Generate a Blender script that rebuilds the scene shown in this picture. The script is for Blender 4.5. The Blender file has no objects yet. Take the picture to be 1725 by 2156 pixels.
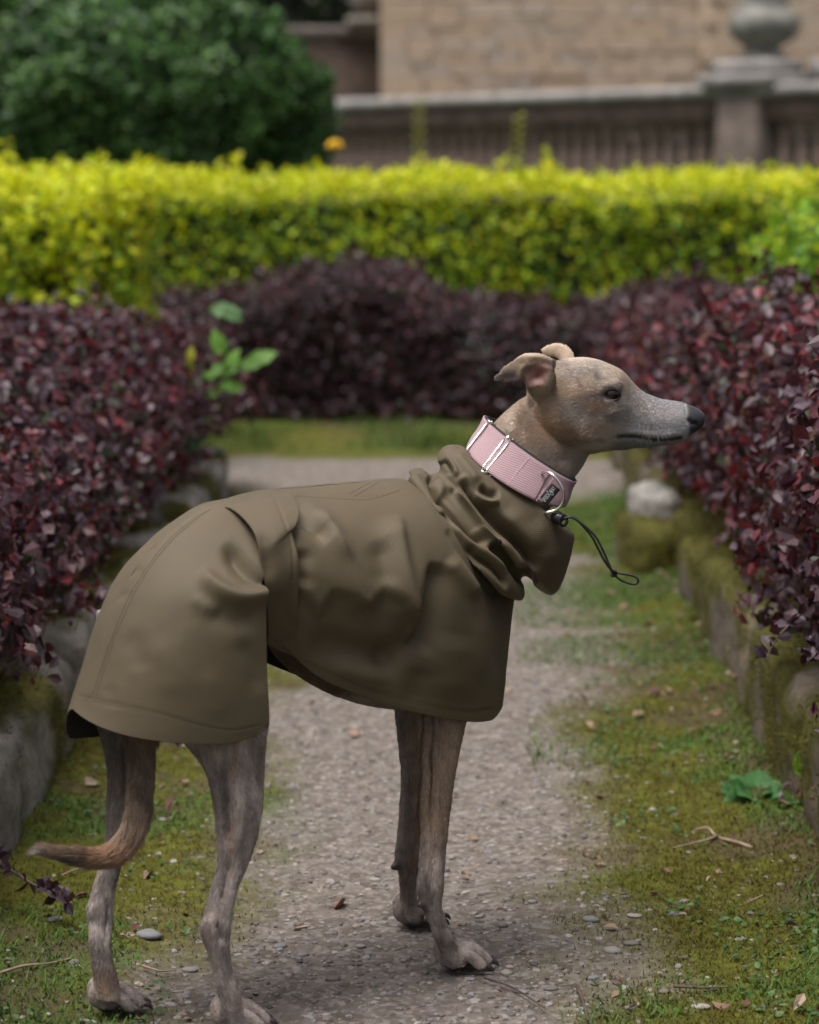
import bpy, math, random
import numpy as np
from mathutils import Vector, Matrix
rng = np.random.default_rng(7)
random.seed(7)
sc = bpy.context.scene
# ------------------------------------------------------------------ camera, world, sun, exposure
LENS, CAM_H = 85.0, 0.85
FPX = LENS / 36.0 * 2156.0                 # focal length in units of a 1725 x 2156 picture
PITCH = math.atan(712.0 / FPX)
cd = bpy.data.cameras.new("camera"); cam = bpy.data.objects.new("camera", cd)
sc.collection.objects.link(cam); sc.camera = cam
cam.location = (0, 0, CAM_H); cam.rotation_euler = (math.pi / 2 - PITCH, 0, 0)
cd.sensor_fit = 'VERTICAL'; cd.sensor_height = 36; cd.sensor_width = 28.8; cd.lens = LENS
cd.clip_start = 0.05; cd.clip_end = 2000
cd.dof.use_dof = True; cd.dof.focus_distance = 2.60; cd.dof.aperture_fstop = 5.0

SUN_EL, SUN_AZ = math.radians(73), math.radians(232)      # azimuth clockwise from +Y: light from behind-left of the camera
w = bpy.data.worlds.new("World"); sc.world = w; w.use_nodes = True
nt = w.node_tree; nt.nodes.clear()
out = nt.nodes.new("ShaderNodeOutputWorld"); bg = nt.nodes.new("ShaderNodeBackground")
sky = nt.nodes.new("ShaderNodeTexSky"); sky.sky_type = 'NISHITA'; sky.sun_disc = False
sky.sun_elevation = SUN_EL; sky.sun_rotation = SUN_AZ; sky.air_density = 1.0; sky.dust_density = 6.0; sky.ozone_density = 1.0
hs = nt.nodes.new("ShaderNodeHueSaturation"); hs.inputs['Saturation'].default_value = 0.45
nt.links.new(sky.outputs[0], hs.inputs['Color']); nt.links.new(hs.outputs[0], bg.inputs[0]); nt.links.new(bg.outputs[0], out.inputs[0])
bg.inputs[1].default_value = 0.05
sl = bpy.data.lights.new("sun", 'SUN'); sun = bpy.data.objects.new("sun", sl); sc.collection.objects.link(sun)
sl.energy = 1.5; sl.angle = math.radians(40); sl.color = (1.0, 0.965, 0.92)
sdir = Vector((math.sin(SUN_AZ) * math.cos(SUN_EL), math.cos(SUN_AZ) * math.cos(SUN_EL), math.sin(SUN_EL)))
sun.rotation_euler = sdir.to_track_quat('Z', 'Y').to_euler(); sun.location = sdir * 30
vs = sc.view_settings
vs.view_transform = 'Standard'; vs.look = 'None'; vs.gamma = 1.0; vs.exposure = 1.5; vs.use_curve_mapping = False
sc.cycles.use_denoising = True; sc.cycles.sample_clamp_indirect = 2.0; sc.cycles.sample_clamp_direct = 6.0
sc.cycles.filter_width = 1.65; sc.cycles.max_bounces = 6; sc.cycles.transparent_max_bounces = 6
sc.cycles.use_adaptive_sampling = False
try: sc.cycles_curves.shape = 'RIBBONS'
except Exception: pass

# ------------------------------------------------------------------ maths
f_, u_, r_ = np.array([0, math.cos(PITCH), -math.sin(PITCH)]), np.array([0, math.sin(PITCH), math.cos(PITCH)]), np.array([1.0, 0, 0])
CAMP = np.array([0, 0, CAM_H])
def ray(px, py):
    return f_ + r_ * ((px - 862.5) / FPX) + u_ * ((1078 - py) / FPX)
def Py(px, py, y):
    d = ray(px, py); return CAMP + d * (y / d[1])
def Pz(px, py, z=0.0):
    d = ray(px, py); return CAMP + d * ((z - CAM_H) / d[2])
def proj(V):
    V = np.asarray(V) - CAMP
    zc = V @ f_
    return 862.5 + FPX * (V @ r_) / zc, 1078 - FPX * (V @ u_) / zc
# the dog's own frame: forward, right-hand side, up
HD = math.radians(34)
FW = np.array([math.cos(HD), math.sin(HD), 0]); RT = np.array([math.sin(HD), -math.cos(HD), 0]); UPV = np.array([0, 0, 1.0])
KPL = -2.095
def Pw(px, py, w):
    d = ray(px, py); return CAMP + d * ((KPL + w - CAMP @ RT) / (d @ RT))
def loc(p): p = np.asarray(p); return np.array([p @ FW, p @ RT - KPL, p[2]])
def wor(q): q = np.asarray(q); return q[..., 0:1] * FW + (q[..., 1:2] + KPL) * RT + q[..., 2:3] * UPV
def footw(px, py): return float(loc(Pz(px, py))[1])

def hash3(i, j, k, seed=0):
    h = (i * 374761393 + j * 668265263 + k * 2147483647 + seed * 1274126177) & 0xFFFFFFFF
    h = ((h ^ (h >> 13)) * 1274126177) & 0xFFFFFFFF
    return ((h ^ (h >> 16)) & 0xFFFF) / 65535.0
def noise(P, scale=1.0, seed=0):
    P = np.asarray(P, dtype=np.float64) * scale
    I = np.floor(P).astype(np.int64); Fr = P - I; Fr = Fr * Fr * (3 - 2 * Fr)
    r = 0
    for a in (0, 1):
        for b in (0, 1):
            for c in (0, 1):
                wgt = (Fr[:, 0] if a else 1 - Fr[:, 0]) * (Fr[:, 1] if b else 1 - Fr[:, 1]) * (Fr[:, 2] if c else 1 - Fr[:, 2])
                r = r + wgt * hash3(I[:, 0] + a, I[:, 1] + b, I[:, 2] + c, seed)
    return r
def fbm(P, scale, oct=4, seed=0):
    r, a, t = 0, 1.0, 0.0
    for o in range(oct):
        r = r + a * noise(P, scale * 2 ** o, seed + o * 17); t += a; a *= 0.5
    return r / t
def sstep(a, b, x):
    t = np.clip((np.asarray(x, dtype=float) - a) / (b - a), 0, 1); return t * t * (3 - 2 * t)
def crom(pts, n, closed=False):
    """Catmull-Rom through rows of pts (k, ...) resampled to n rows."""
    pts = np.asarray(pts, dtype=float); k = len(pts)
    t = np.linspace(0, k - 1, n); i = np.clip(np.floor(t).astype(int), 0, k - 2); f = t - i
    g = lambda j: pts[np.clip(j, 0, k - 1)]
    p0, p1, p2, p3 = g(i - 1), g(i), g(i + 1), g(i + 2)
    p0 = np.where((i == 0).reshape((-1,) + (1,) * (pts.ndim - 1)), 2 * p1 - p2, p0)
    p3 = np.where((i == k - 2).reshape((-1,) + (1,) * (pts.ndim - 1)), 2 * p2 - p1, p3)
    f = f.reshape((-1,) + (1,) * (pts.ndim - 1))
    return 0.5 * (2 * p1 + (p2 - p0) * f + (2 * p0 - 5 * p1 + 4 * p2 - p3) * f ** 2 + (3 * p1 - p0 - 3 * p2 + p3) * f ** 3)

# ------------------------------------------------------------------ object helpers
def make_mesh(name, V, Fs, smooth=True, uv=None, col=None):
    """V (n,3); Fs a list of integer arrays (m,k) with uniform k each."""
    if not isinstance(Fs, (list, tuple)): Fs = [Fs]
    Fs = [np.asarray(f, dtype=np.int32) for f in Fs if len(f)]
    me = bpy.data.meshes.new(name)
    V = np.asarray(V, dtype=np.float32)
    me.vertices.add(len(V)); me.vertices.foreach_set("co", V.ravel())
    idx = np.concatenate([f.ravel() for f in Fs]); tot = np.concatenate([np.full(len(f), f.shape[1], np.int32) for f in Fs])
    st = np.concatenate([[0], np.cumsum(tot)[:-1]]).astype(np.int32)
    me.loops.add(len(idx)); me.loops.foreach_set("vertex_index", idx)
    me.polygons.add(len(tot)); me.polygons.foreach_set("loop_start", st); me.polygons.foreach_set("loop_total", tot)
    me.polygons.foreach_set("use_smooth", np.full(len(tot), bool(smooth)))
    if uv is not None:
        l = me.uv_layers.new(name="UVMap"); l.data.foreach_set("uv", np.asarray(uv, np.float32)[idx].ravel())
    if col is not None:
        a = me.color_attributes.new("col", 'FLOAT_COLOR', 'POINT')
        c = np.asarray(col, np.float32)
        if c.shape[1] == 3: c = np.concatenate([c, np.ones((len(c), 1), np.float32)], 1)
        a.data.foreach_set("color", c.ravel())
    me.update(calc_edges=True); me.validate(verbose=False)
    return me
def link(name, me, mat=None, parent=None, loc0=None):
    o = bpy.data.objects.new(name, me); sc.collection.objects.link(o)
    if mat is not None and me is not None and hasattr(me, "materials") and not len(me.materials): me.materials.append(mat)
    if parent is not None:
        o.parent = parent; o.matrix_parent_inverse = Matrix.Translation(-Vector(parent.location))
    return o
def obj(name, V, Fs, mat, parent=None, **k):
    return link(name, make_mesh(name, V, Fs, **k), mat, parent)
def tag(o, label=None, cat=None, group=None, kind=None):
    if label: o["label"] = label
    if cat: o["category"] = cat
    if group: o["group"] = group
    if kind: o["kind"] = kind
    return o
def empty(name, at, label=None, cat=None, group=None):
    o = bpy.data.objects.new(name, None); sc.collection.objects.link(o); o.location = Vector([float(x) for x in at]); o.empty_display_size = 0.05
    return tag(o, label, cat, group)
def grid_faces(nu, nv, cu=False, cv=False):
    iu = np.arange(nu if cu else nu - 1); iv = np.arange(nv if cv else nv - 1)
    a, b = np.meshgrid(iu, iv, indexing='ij'); a2, b2 = (a + 1) % nu, (b + 1) % nv
    return np.stack([a * nv + b, a2 * nv + b, a2 * nv + b2, a * nv + b2], -1).reshape(-1, 4)
def rings(R, cap=True):
    """R (n,m,3) stacked closed rings -> verts, [quads, tris]"""
    n, m, _ = R.shape; V = R.reshape(-1, 3); q = grid_faces(n, m, cv=True); tr = np.zeros((0, 3), int)
    if cap:
        c0, c1 = R[0].mean(0), R[-1].mean(0); V = np.concatenate([V, [c0, c1]]); j = np.arange(m); j2 = (j + 1) % m
        tr = np.concatenate([np.stack([j, j2, np.full(m, n * m)], 1)[:, [0, 1, 2]], np.stack([(n - 1) * m + j2, (n - 1) * m + j, np.full(m, n * m + 1)], 1)])
    return V, [q, tr]
def tube(C, rad, m=10, cap=True, ref=None):
    """round tube along points C with radii rad (scalar / list)"""
    C = np.asarray(C, float); n = len(C); rad = np.broadcast_to(np.asarray(rad, float), (n,))
    T = np.gradient(C, axis=0); T /= np.linalg.norm(T, axis=1)[:, None] + 1e-12
    ref = np.array([0.13, 0.91, 0.39]) if ref is None else np.asarray(ref, float)
    A = np.cross(T, ref); A /= np.linalg.norm(A, axis=1)[:, None] + 1e-9; B = np.cross(T, A)
    th = np.linspace(0, 2 * np.pi, m, endpoint=False)
    R = C[:, None] + rad[:, None, None] * (A[:, None] * np.cos(th)[None, :, None] + B[:, None] * np.sin(th)[None, :, None])
    return rings(R, cap)
def ellipsoid(c, ax, nu=14, nv=20):
    th = np.linspace(0.08, np.pi - 0.08, nu); ph = np.linspace(0, 2 * np.pi, nv, endpoint=False)
    D = np.stack([np.sin(th)[:, None] * np.cos(ph), np.sin(th)[:, None] * np.sin(ph), np.cos(th)[:, None] * np.ones(nv)], -1)
    ax = np.asarray(ax, float)
    if ax.ndim == 1: ax = np.diag(ax)
    return rings(np.asarray(c) + D @ ax)
def merge(parts):
    V, Q, T, o = [], [], [], 0
    for v, (q, t) in parts:
        V.append(v); Q.append(np.asarray(q) + o); T.append((np.asarray(t) if len(t) else np.zeros((0, 3), int)) + o); o += len(v)
    return np.concatenate(V), [np.concatenate(Q), np.concatenate(T)]
def box(c, s, rz=0.0, bev=0.0):
    """box with chamfered vertical+top edges if bev>0"""
    s = np.asarray(s, float) / 2
    if bev <= 0:
        P = np.array([[x, y, z] for z in (-1, 1) for x, y in ((-1, -1), (1, -1), (1, 1), (-1, 1))]) * s
        Fq = np.array([[3, 2, 1, 0], [4, 5, 6, 7], [0, 1, 5, 4], [1, 2, 6, 5], [2, 3, 7, 6], [3, 0, 4, 7]])
        fs = [Fq, np.zeros((0, 3), int)]
    else:
        L = []
        for z, i in ((-s[2], bev), (-s[2] + bev, 0), (s[2] - bev, 0), (s[2], bev)):
            x, y = s[0] - i, s[1] - i; b = min(bev, x, y)
            L.append([[-x + b, -y, z], [x - b, -y, z], [x, -y + b, z], [x, y - b, z], [x - b, y, z], [-x + b, y, z], [-x, y - b, z], [-x, -y + b, z]])
        P, fs = rings(np.array(L))
    ca, sa = math.cos(rz), math.sin(rz)
    P = P @ np.array([[ca, sa, 0], [-sa, ca, 0], [0, 0, 1]]) + np.asarray(c)
    return P, fs
def lathe(prof, c, m=20):
    prof = np.asarray(prof, float); th = np.linspace(0, 2 * np.pi, m, endpoint=False)
    R = np.stack([prof[:, None, 0] * np.cos(th), prof[:, None, 0] * np.sin(th), prof[:, None, 1] * np.ones(m)], -1) + np.asarray(c)
    return rings(R)

# ------------------------------------------------------------------ materials
def mat(name, build):
    m = bpy.data.materials.new(name); m.use_nodes = True; t = m.node_tree; t.nodes.clear()
    o = t.nodes.new("ShaderNodeOutputMaterial"); N = lambda k, **kw: _node(t, k, kw); L = lambda a, b: t.links.new(a, b)
    r = build(N, L, t); L(r, o.inputs[0]); return m
def _node(t, k, kw):
    n = t.nodes.new("ShaderNode" + k)
    for a, v in kw.items():
        if a.startswith("i_"):
            key = a[2:]; n.inputs[int(key) if key.isdigit() else key.replace("_", " ")].default_value = v
        else: setattr(n, a, v)
    return n
def ramp(N, L, fac, stops):
    r = N("ValToRGB"); e = r.color_ramp.elements
    while len(e) > 1: e.remove(e[0])
    e[0].position, e[0].color = stops[0][0], (*stops[0][1], 1)
    for p, c in stops[1:]:
        q = e.new(p); q.color = (*c, 1)
    L(fac, r.inputs[0]); return r.outputs[0]
def leaf_mat(name, rough=0.45, trans=0.25, spec=0.5, tint=(1.3, 1.2, 0.7)):
    def b(N, L, t):
        a = N("VertexColor", layer_name="col"); p = N("BsdfPrincipled", i_Roughness=rough); p.inputs['Specular IOR Level'].default_value = spec
        L(a.outputs[0], p.inputs['Base Color'])
        tr = N("BsdfTranslucent"); mx = N("Mix", data_type='RGBA', blend_type='MULTIPLY'); mx.inputs[0].default_value = 1.0
        L(a.outputs[0], mx.inputs[6]); mx.inputs[7].default_value = (*tint, 1); L(mx.outputs[2], tr.inputs[0])
        ms = N("MixShader", i_0=trans); L(p.outputs[0], ms.inputs[1]); L(tr.outputs[0], ms.inputs[2]); return ms.outputs[0]
    return mat(name, b)
def plain(name, col, rough=0.6, metal=0.0, spec=0.5, bump=0.0, bscale=60.0, var=0.0, vscale=8.0):
    def b(N, L, t):
        p = N("BsdfPrincipled", i_Roughness=rough, i_Metallic=metal); p.inputs['Specular IOR Level'].default_value = spec
        tc = N("TexCoord")
        if var > 0:
            n = N("TexNoise", i_Scale=vscale, i_Detail=6.0); L(tc.outputs['Object'], n.inputs['Vector'])
            c1 = tuple(max(0, x * (1 - var)) for x in col); c2 = tuple(min(1, x * (1 + var)) for x in col)
            L(ramp(N, L, n.outputs[0], [(0.3, c1), (0.7, c2)]), p.inputs['Base Color'])
        else: p.inputs['Base Color'].default_value = (*col, 1)
        if bump > 0:
            n2 = N("TexNoise", i_Scale=bscale, i_Detail=8.0); L(tc.outputs['Object'], n2.inputs['Vector'])
            bm = N("Bump", i_Strength=bump, i_Distance=0.01); L(n2.outputs[0], bm.inputs['Height']); L(bm.outputs[0], p.inputs['Normal'])
        return p.outputs[0]
    return mat(name, b)
# ================================================================== the garden (s = across the path, t = along it)
def ST(s, t, z=0.0):
    s, t, z = np.broadcast_arrays(np.asarray(s, float), np.asarray(t, float), np.asarray(z, float)); return np.stack([s + .022 * t, t, z], -1)
SL, SRt = -.60, .46
def moss_mask(s, t):
    P = np.stack([s, t, np.zeros_like(s)], -1); n1 = fbm(P, 3.2, 4, 51); n2 = fbm(P, 11, 3, 57)
    d = np.maximum(s - (.20 + .05 * np.sin(t * 1.7)), (-.33 + .05 * np.sin(t * 2.1 + 1)) - s)
    return sstep(-.10, .12, d + (n1 - .5) * .34 + (n2 - .5) * .16)
def ground_h(s, t):
    P = np.stack([s, t, np.zeros_like(s)], -1); m = moss_mask(s, t)
    return (fbm(P, 5, 3, 61) - .5) * .012 * (.4 + m) + (fbm(P, 45, 3, 67) - .5) * .0055 + m * (fbm(P, 24, 3, 71) - .3) * .011 + sstep(.30, .47, s) * .02 + sstep(-.48, -.62, s) * .02 - .001
def path_mat(N, L, t):
    a = N("VertexColor", layer_name="col"); tc = N("TexCoord"); p = N("BsdfPrincipled", i_Roughness=.95); p.inputs['Specular IOR Level'].default_value = .1
    sp = N("SeparateColor"); L(a.outputs[0], sp.inputs[0])
    n1 = N("TexNoise", i_Scale=34.0, i_Detail=8.0, i_Roughness=.7); L(tc.outputs['Object'], n1.inputs['Vector'])
    vo = N("TexVoronoi", i_Scale=150.0); mpv = N("Mapping"); L(tc.outputs['Object'], mpv.inputs[0]); L(mpv.outputs[0], vo.inputs['Vector'])
    gv = ramp(N, L, n1.outputs[0], [(.28, (.058, .046, .038)), (.5, (.128, .107, .092)), (.72, (.20, .174, .153))])
    pb = N("Mix", data_type='RGBA'); L(ramp(N, L, vo.outputs['Color'], [(.55, (0, 0, 0)), (.9, (.55, .55, .55))]), pb.inputs[0]); L(gv, pb.inputs[6]); pb.inputs[7].default_value = (.30, .275, .26, 1)
    n2 = N("TexNoise", i_Scale=60.0, i_Detail=8.0, i_Roughness=.65); L(tc.outputs['Object'], n2.inputs['Vector'])
    ms = ramp(N, L, n2.outputs[0], [(.28, (.028, .021, .008)), (.45, (.066, .058, .012)), (.6, (.092, .094, .016)), (.78, (.12, .135, .03))])
    gn = ramp(N, L, n2.outputs[0], [(.3, (.020, .030, .008)), (.55, (.06, .095, .02)), (.75, (.10, .16, .035))])
    mg = N("Mix", data_type='RGBA'); L(sp.outputs[1], mg.inputs[0]); L(ms, mg.inputs[6]); L(gn, mg.inputs[7])
    mx = N("Mix", data_type='RGBA'); L(sp.outputs[0], mx.inputs[0]); L(pb.outputs[2], mx.inputs[6]); L(mg.outputs[2], mx.inputs[7])
    br = N("Mix", data_type='RGBA'); L(sp.outputs[2], br.inputs[0]); L(mx.outputs[2], br.inputs[6]); br.inputs[7].default_value = (.075, .052, .038, 1)
    L(br.outputs[2], p.inputs['Base Color'])
    bm = N("Bump", i_Strength=.6, i_Distance=.006); L(n2.outputs[0], bm.inputs['Height']); L(bm.outputs[0], p.inputs['Normal']); return p.outputs[0]
M_path = mat("gravel and moss", path_mat)
def ground_sheet(name, s0, s1, t0, t1, ds, dt, zoff=0., colf=None, hf=None):
    S_, T_ = np.meshgrid(np.arange(s0, s1 + ds, ds), np.arange(t0, t1 + dt, dt), indexing='ij'); sh = S_.shape; s, t = S_.ravel(), T_.ravel()
    z = (ground_h if hf is None else hf)(s, t) + zoff; col = colf(s, t)
    return tag(obj(name, ST(s, t, z), grid_faces(*sh), M_path, col=col), kind="structure")
def near_col(s, t):
    P = np.stack([s, t, np.zeros_like(s)], -1); m = moss_mask(s, t); gr = sstep(.54, .72, fbm(P, 4.5, 4, 81) + .26 * sstep(3.6, 5.6, t) + .05 * sstep(.36, .45, s)); bw = sstep(.56, .7, fbm(P, 7, 3, 83)) * .7 * m
    far = sstep(6.1, 6.6, t); m = m * (1 - far) ; return np.stack([m, gr, bw * (1 - far)], -1)
ground_sheet("garden_path", -.64, .50, 1.5, 6.75, .0095, .013, 0, near_col)
def back_col(s, t):
    P = np.stack([s, t, np.zeros_like(s)], -1); g_ = sstep(7.22, 7.38, t + (fbm(P, 3, 3, 91) - .5) * .25); return np.stack([g_, np.clip(.35 + 1.6 * (fbm(P, 5, 3, 93) - .5), 0, 1) * sstep(7.2, 7.6, t), sstep(.52, .66, fbm(P, 3.5, 3, 99)) * .6 * g_], -1)
ground_sheet("cross_path", -4.5, 4.5, 6.72, 9.4, .04, .03, -.004, back_col, lambda s, t: (fbm(np.stack([s, t, s * 0], -1), 6, 3, 95) - .5) * .02 + sstep(7.3, 7.7, t) * .03)
M_soil = plain("soil", (.045, .034, .026), .95, var=.4, vscale=6, bump=.6, bscale=30)
for s0, s1, t0, t1 in ((-2.6, -.66, 1.2, 6.4), (.52, 2.6, 1.2, 6.9)):
    S_, T_ = np.meshgrid(np.linspace(s0, s1, 50), np.linspace(t0, t1, 120), indexing='ij'); P = np.stack([S_.ravel(), T_.ravel(), T_.ravel() * 0], -1)
    tag(obj("planting_bed", ST(P[:, 0], P[:, 1], .115 + (fbm(P, 6, 4, 97) - .5) * .05), grid_faces(50, 120), M_soil), kind="structure")
tag(obj("ground", np.array([[-900, -60, -.05], [900, -60, -.05], [900, 1500, -.05], [-900, 1500, -.05]], float), np.array([[0, 1, 2, 3]]), plain("grassy ground", (.05, .065, .022), .95, var=.35, vscale=1.5)), kind="structure")

# ---------- loose gravel
def ico():
    p = (1 + 5 ** .5) / 2; V = np.array([(-1, p, 0), (1, p, 0), (-1, -p, 0), (1, -p, 0), (0, -1, p), (0, 1, p), (0, -1, -p), (0, 1, -p), (p, 0, -1), (p, 0, 1), (-p, 0, -1), (-p, 0, 1)]); V /= np.linalg.norm(V[0])
    F = np.array([(0, 11, 5), (0, 5, 1), (0, 1, 7), (0, 7, 10), (0, 10, 11), (1, 5, 9), (5, 11, 4), (11, 10, 2), (10, 7, 6), (7, 1, 8), (3, 9, 4), (3, 4, 2), (3, 2, 6), (3, 6, 8), (3, 8, 9), (4, 9, 5), (2, 4, 11), (6, 2, 10), (8, 6, 7), (9, 8, 1)]); return V, F
IV, IF = ico()
def rotz(a): c, s = np.cos(a), np.sin(a); z = np.zeros_like(a); return np.stack([np.stack([c, -s, z], -1), np.stack([s, c, z], -1), np.stack([z, z, z + 1], -1)], -2)
def pebbles(s, t, sz, seed, sink=.3):
    g = np.random.default_rng(seed); n = len(s); Sc = np.stack([sz * g.uniform(.8, 1.5, n), sz * g.uniform(.6, 1.0, n), sz * g.uniform(.3, .6, n)], -1)
    V = IV[None] * g.uniform(.78, 1.2, (n, 12, 1)) * Sc[:, None]; V = np.einsum('nij,nkj->nki', rotz(g.uniform(0, 6.28, n)), V)
    return V + ST(s, t, ground_h(s, t) + Sc[:, 2] * (1 - sink * 2) * .5)[:, None]
g = np.random.default_rng(5); n = 34000
t_ = 1.9 + 4.4 * g.random(n) ** 1.7; s_ = g.uniform(-.5, .42, n); kp = g.random(n) > moss_mask(s_, t_) * .86; s_, t_ = s_[kp], t_[kp]; n = len(s_)
sz = .0010 + .0046 * g.random(n) ** 3.0; V = pebbles(s_, t_, sz, 3)
cb = np.array([(.21, .185, .165), (.30, .275, .25), (.155, .135, .12), (.25, .235, .235), (.34, .30, .265), (.12, .10, .09), (.27, .205, .17)])
col = np.repeat(cb[g.integers(0, 7, n)] * g.uniform(.45, .92, (n, 1)), 12, 0)
M_peb = mat("pebble", lambda N, L, t: (lambda a, p: (L(a.outputs[0], p.inputs[0]), p.outputs[0])[1])(N("VertexColor", layer_name="col"), N("BsdfPrincipled", i_Roughness=.75)))
tag(obj("gravel", V.reshape(-1, 3), (IF[None] + 12 * np.arange(n)[:, None, None]).reshape(-1, 3), M_peb, smooth=False, col=col), "loose grey and buff gravel strewn over the path", "gravel", kind="stuff")
# single stones that stand out
spots = [(313, 1975, .019), (118, 1944, .012), (600, 1880, .008), (702, 1905, .008), (1246, 1942, .013), (1290, 2004, .013), (1335, 1935, .011), (1330, 1990, .010), (1420, 1925, .010), (1440, 1905, .009), (1066, 2046, .010), (1160, 2080, .009), (1252, 2060, .009), (1100, 2090, .010), (1000, 2105, .008), (700, 2060, .009), (640, 2010, .008),
         (760, 1990, .009), (790, 1850, .009), (1060, 1950, .009), (1120, 1900, .008), (1010, 1930, .008), (1180, 1830, .008), (610, 1790, .008), (590, 1990, .010), (400, 2040, .010), (360, 2110, .009), (1300, 1645, .010), (1240, 1700, .009), (1560, 1985, .010), (1475, 2120, .012), (1400, 2090, .010), (1330, 2120, .009), (650, 1950, .010)]
for k, (x, y, r) in enumerate(spots):
    r *= .8
    p = Pz(x, y); t0 = p[1]; s0 = p[0] - .022 * t0; gg = np.random.default_rng(100 + k)
    nV, nF = ellipsoid((0, 0, 0), [r, r * gg.uniform(.55, .8), r * gg.uniform(.28, .45)], 7, 10); nV = nV * (1 + (noise(nV + k, 130, k)[:, None] - .5) * .55)
    a = gg.uniform(-.6, .6); nV = nV @ rotz(np.array([a]))[0].T + ST(s0, t0, float(ground_h(np.array([s0]), np.array([t0]))[0]) + r * .12)
    c = np.array([(.15, .148, .155), (.19, .175, .165), (.24, .215, .19), (.12, .105, .097)][k % 4]); cn = ["blue grey", "buff grey", "pale buff", "dark brown"][k % 4]; pn = "in the moss by the mossy edging" if s0 > .2 else ("in the moss beside the far hind paw" if s0 < -.28 else ("between the hind and fore paws" if s0 < 0 else "on the gravel ahead of the fore paws"))
    sn = "largest" if r > .0145 else ("large" if r > .0092 else ("middling" if r > .0068 else "small")); tag(obj("stone", nV, nF, M_peb, col=np.tile(c, (len(nV), 1))), f"{sn} {cn} flat stone {pn}", "stone", "single stones on the path")

# ---------- leaves
LT8 = np.array([(0, 0, 0), (-.20, .30, .05), (.20, .30, .05), (0, .34, 0), (-.30, .66, .06), (.30, .66, .06), (0, .68, -.01), (0, 1, -.07)])
LF3, LF4 = np.array([(0, 3, 1), (0, 2, 3), (4, 6, 7), (6, 5, 7)]), np.array([(1, 3, 6, 4), (3, 2, 5, 6)])
LT2 = np.array([(0, 0, 0), (-.30, .52, .08), (.30, .52, .08), (0, 1, -.05)]); LF2 = np.array([(0, 3, 1), (0, 2, 3)])
def leaf_frames(P, Nn, g, spread=.9, droop=.0):
    n = len(P); Z = Nn + g.normal(0, spread, (n, 3)); Z /= np.linalg.norm(Z, axis=1)[:, None] + 1e-9; Y = g.normal(0, 1, (n, 3)) + np.array([0, 0, .5 - droop]); Y -= (Y * Z).sum(1)[:, None] * Z; Y /= np.linalg.norm(Y, axis=1)[:, None] + 1e-9
    return np.stack([np.cross(Y, Z), Y, Z], -1)      # columns x,y,z
def leaf_geo(P, Rm, L_, wid, T):
    V = T[None] * np.stack([L_ * wid, L_, L_], -1)[:, None]; return np.einsum('nij,nkj->nki', Rm, V) + P[:, None]
def leaves_obj(name, P, Rm, L_, wid, col, mt, parent, big=True):
    T = LT8 if big else LT2; n, k = len(P), len(T); V = leaf_geo(P, Rm, L_, wid, T).reshape(-1, 3); o = (k * np.arange(n))[:, None, None]
    Fs = [(LF3[None] + o).reshape(-1, 3), (LF4[None] + o).reshape(-1, 4)] if big else [(LF2[None] + o).reshape(-1, 3)]
    return tag(obj(name, V, Fs, mt, parent, smooth=False, col=np.repeat(col, k, 0)), kind="stuff")
def pick_leaves(parent, P, Rm, L_, wid, col, mt, count, big=True, key=None):
    """the leaves that show largest become objects of their own (shared mesh per tint)"""
    px, py = proj(P); dist = np.linalg.norm(P - CAMP, axis=1); vis = (px > -20) & (px < 1745) & (py > -20) & (py < 2176)
    score = L_ / dist * vis * (1 if key is None else key); idx = np.argsort(-score)[:count]; keep = np.ones(len(P), bool); keep[idx] = False
    lum = col[idx].sum(1); order = idx[np.argsort(lum)]; T = LT8 if big else LT2; fs = [LF3, LF4] if big else [LF2]
    for chunk in np.array_split(order, 10):
        me = make_mesh("leaf", T * np.array([wid, 1, 1]), fs, smooth=False, col=np.tile(np.median(col[chunk], 0), (len(T), 1))); me.materials.append(mt)
        for i in chunk:
            o = bpy.data.objects.new("leaf", me); sc.collection.objects.link(o); o.parent = parent; o.matrix_parent_inverse = Matrix.Translation(-Vector(parent.location))
            M = np.eye(4); M[:3, :3] = Rm[i] * L_[i]; M[:3, 3] = P[i]; o.matrix_basis = Matrix(M.tolist())
    return keep
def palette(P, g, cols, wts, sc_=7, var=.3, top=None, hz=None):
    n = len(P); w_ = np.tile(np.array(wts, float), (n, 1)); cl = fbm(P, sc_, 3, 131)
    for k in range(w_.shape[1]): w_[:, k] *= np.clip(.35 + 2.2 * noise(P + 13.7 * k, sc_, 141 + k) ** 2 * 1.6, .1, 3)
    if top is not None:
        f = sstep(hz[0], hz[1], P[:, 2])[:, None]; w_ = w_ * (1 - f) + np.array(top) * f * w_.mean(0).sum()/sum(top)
    w_ /= w_.sum(1)[:, None]; u = g.random((n, 1)); k = np.minimum((u > np.cumsum(w_, 1)).sum(1), len(cols) - 1); return np.array(cols)[k] * g.uniform(1 - var, 1 + var, (n, 1))
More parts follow.
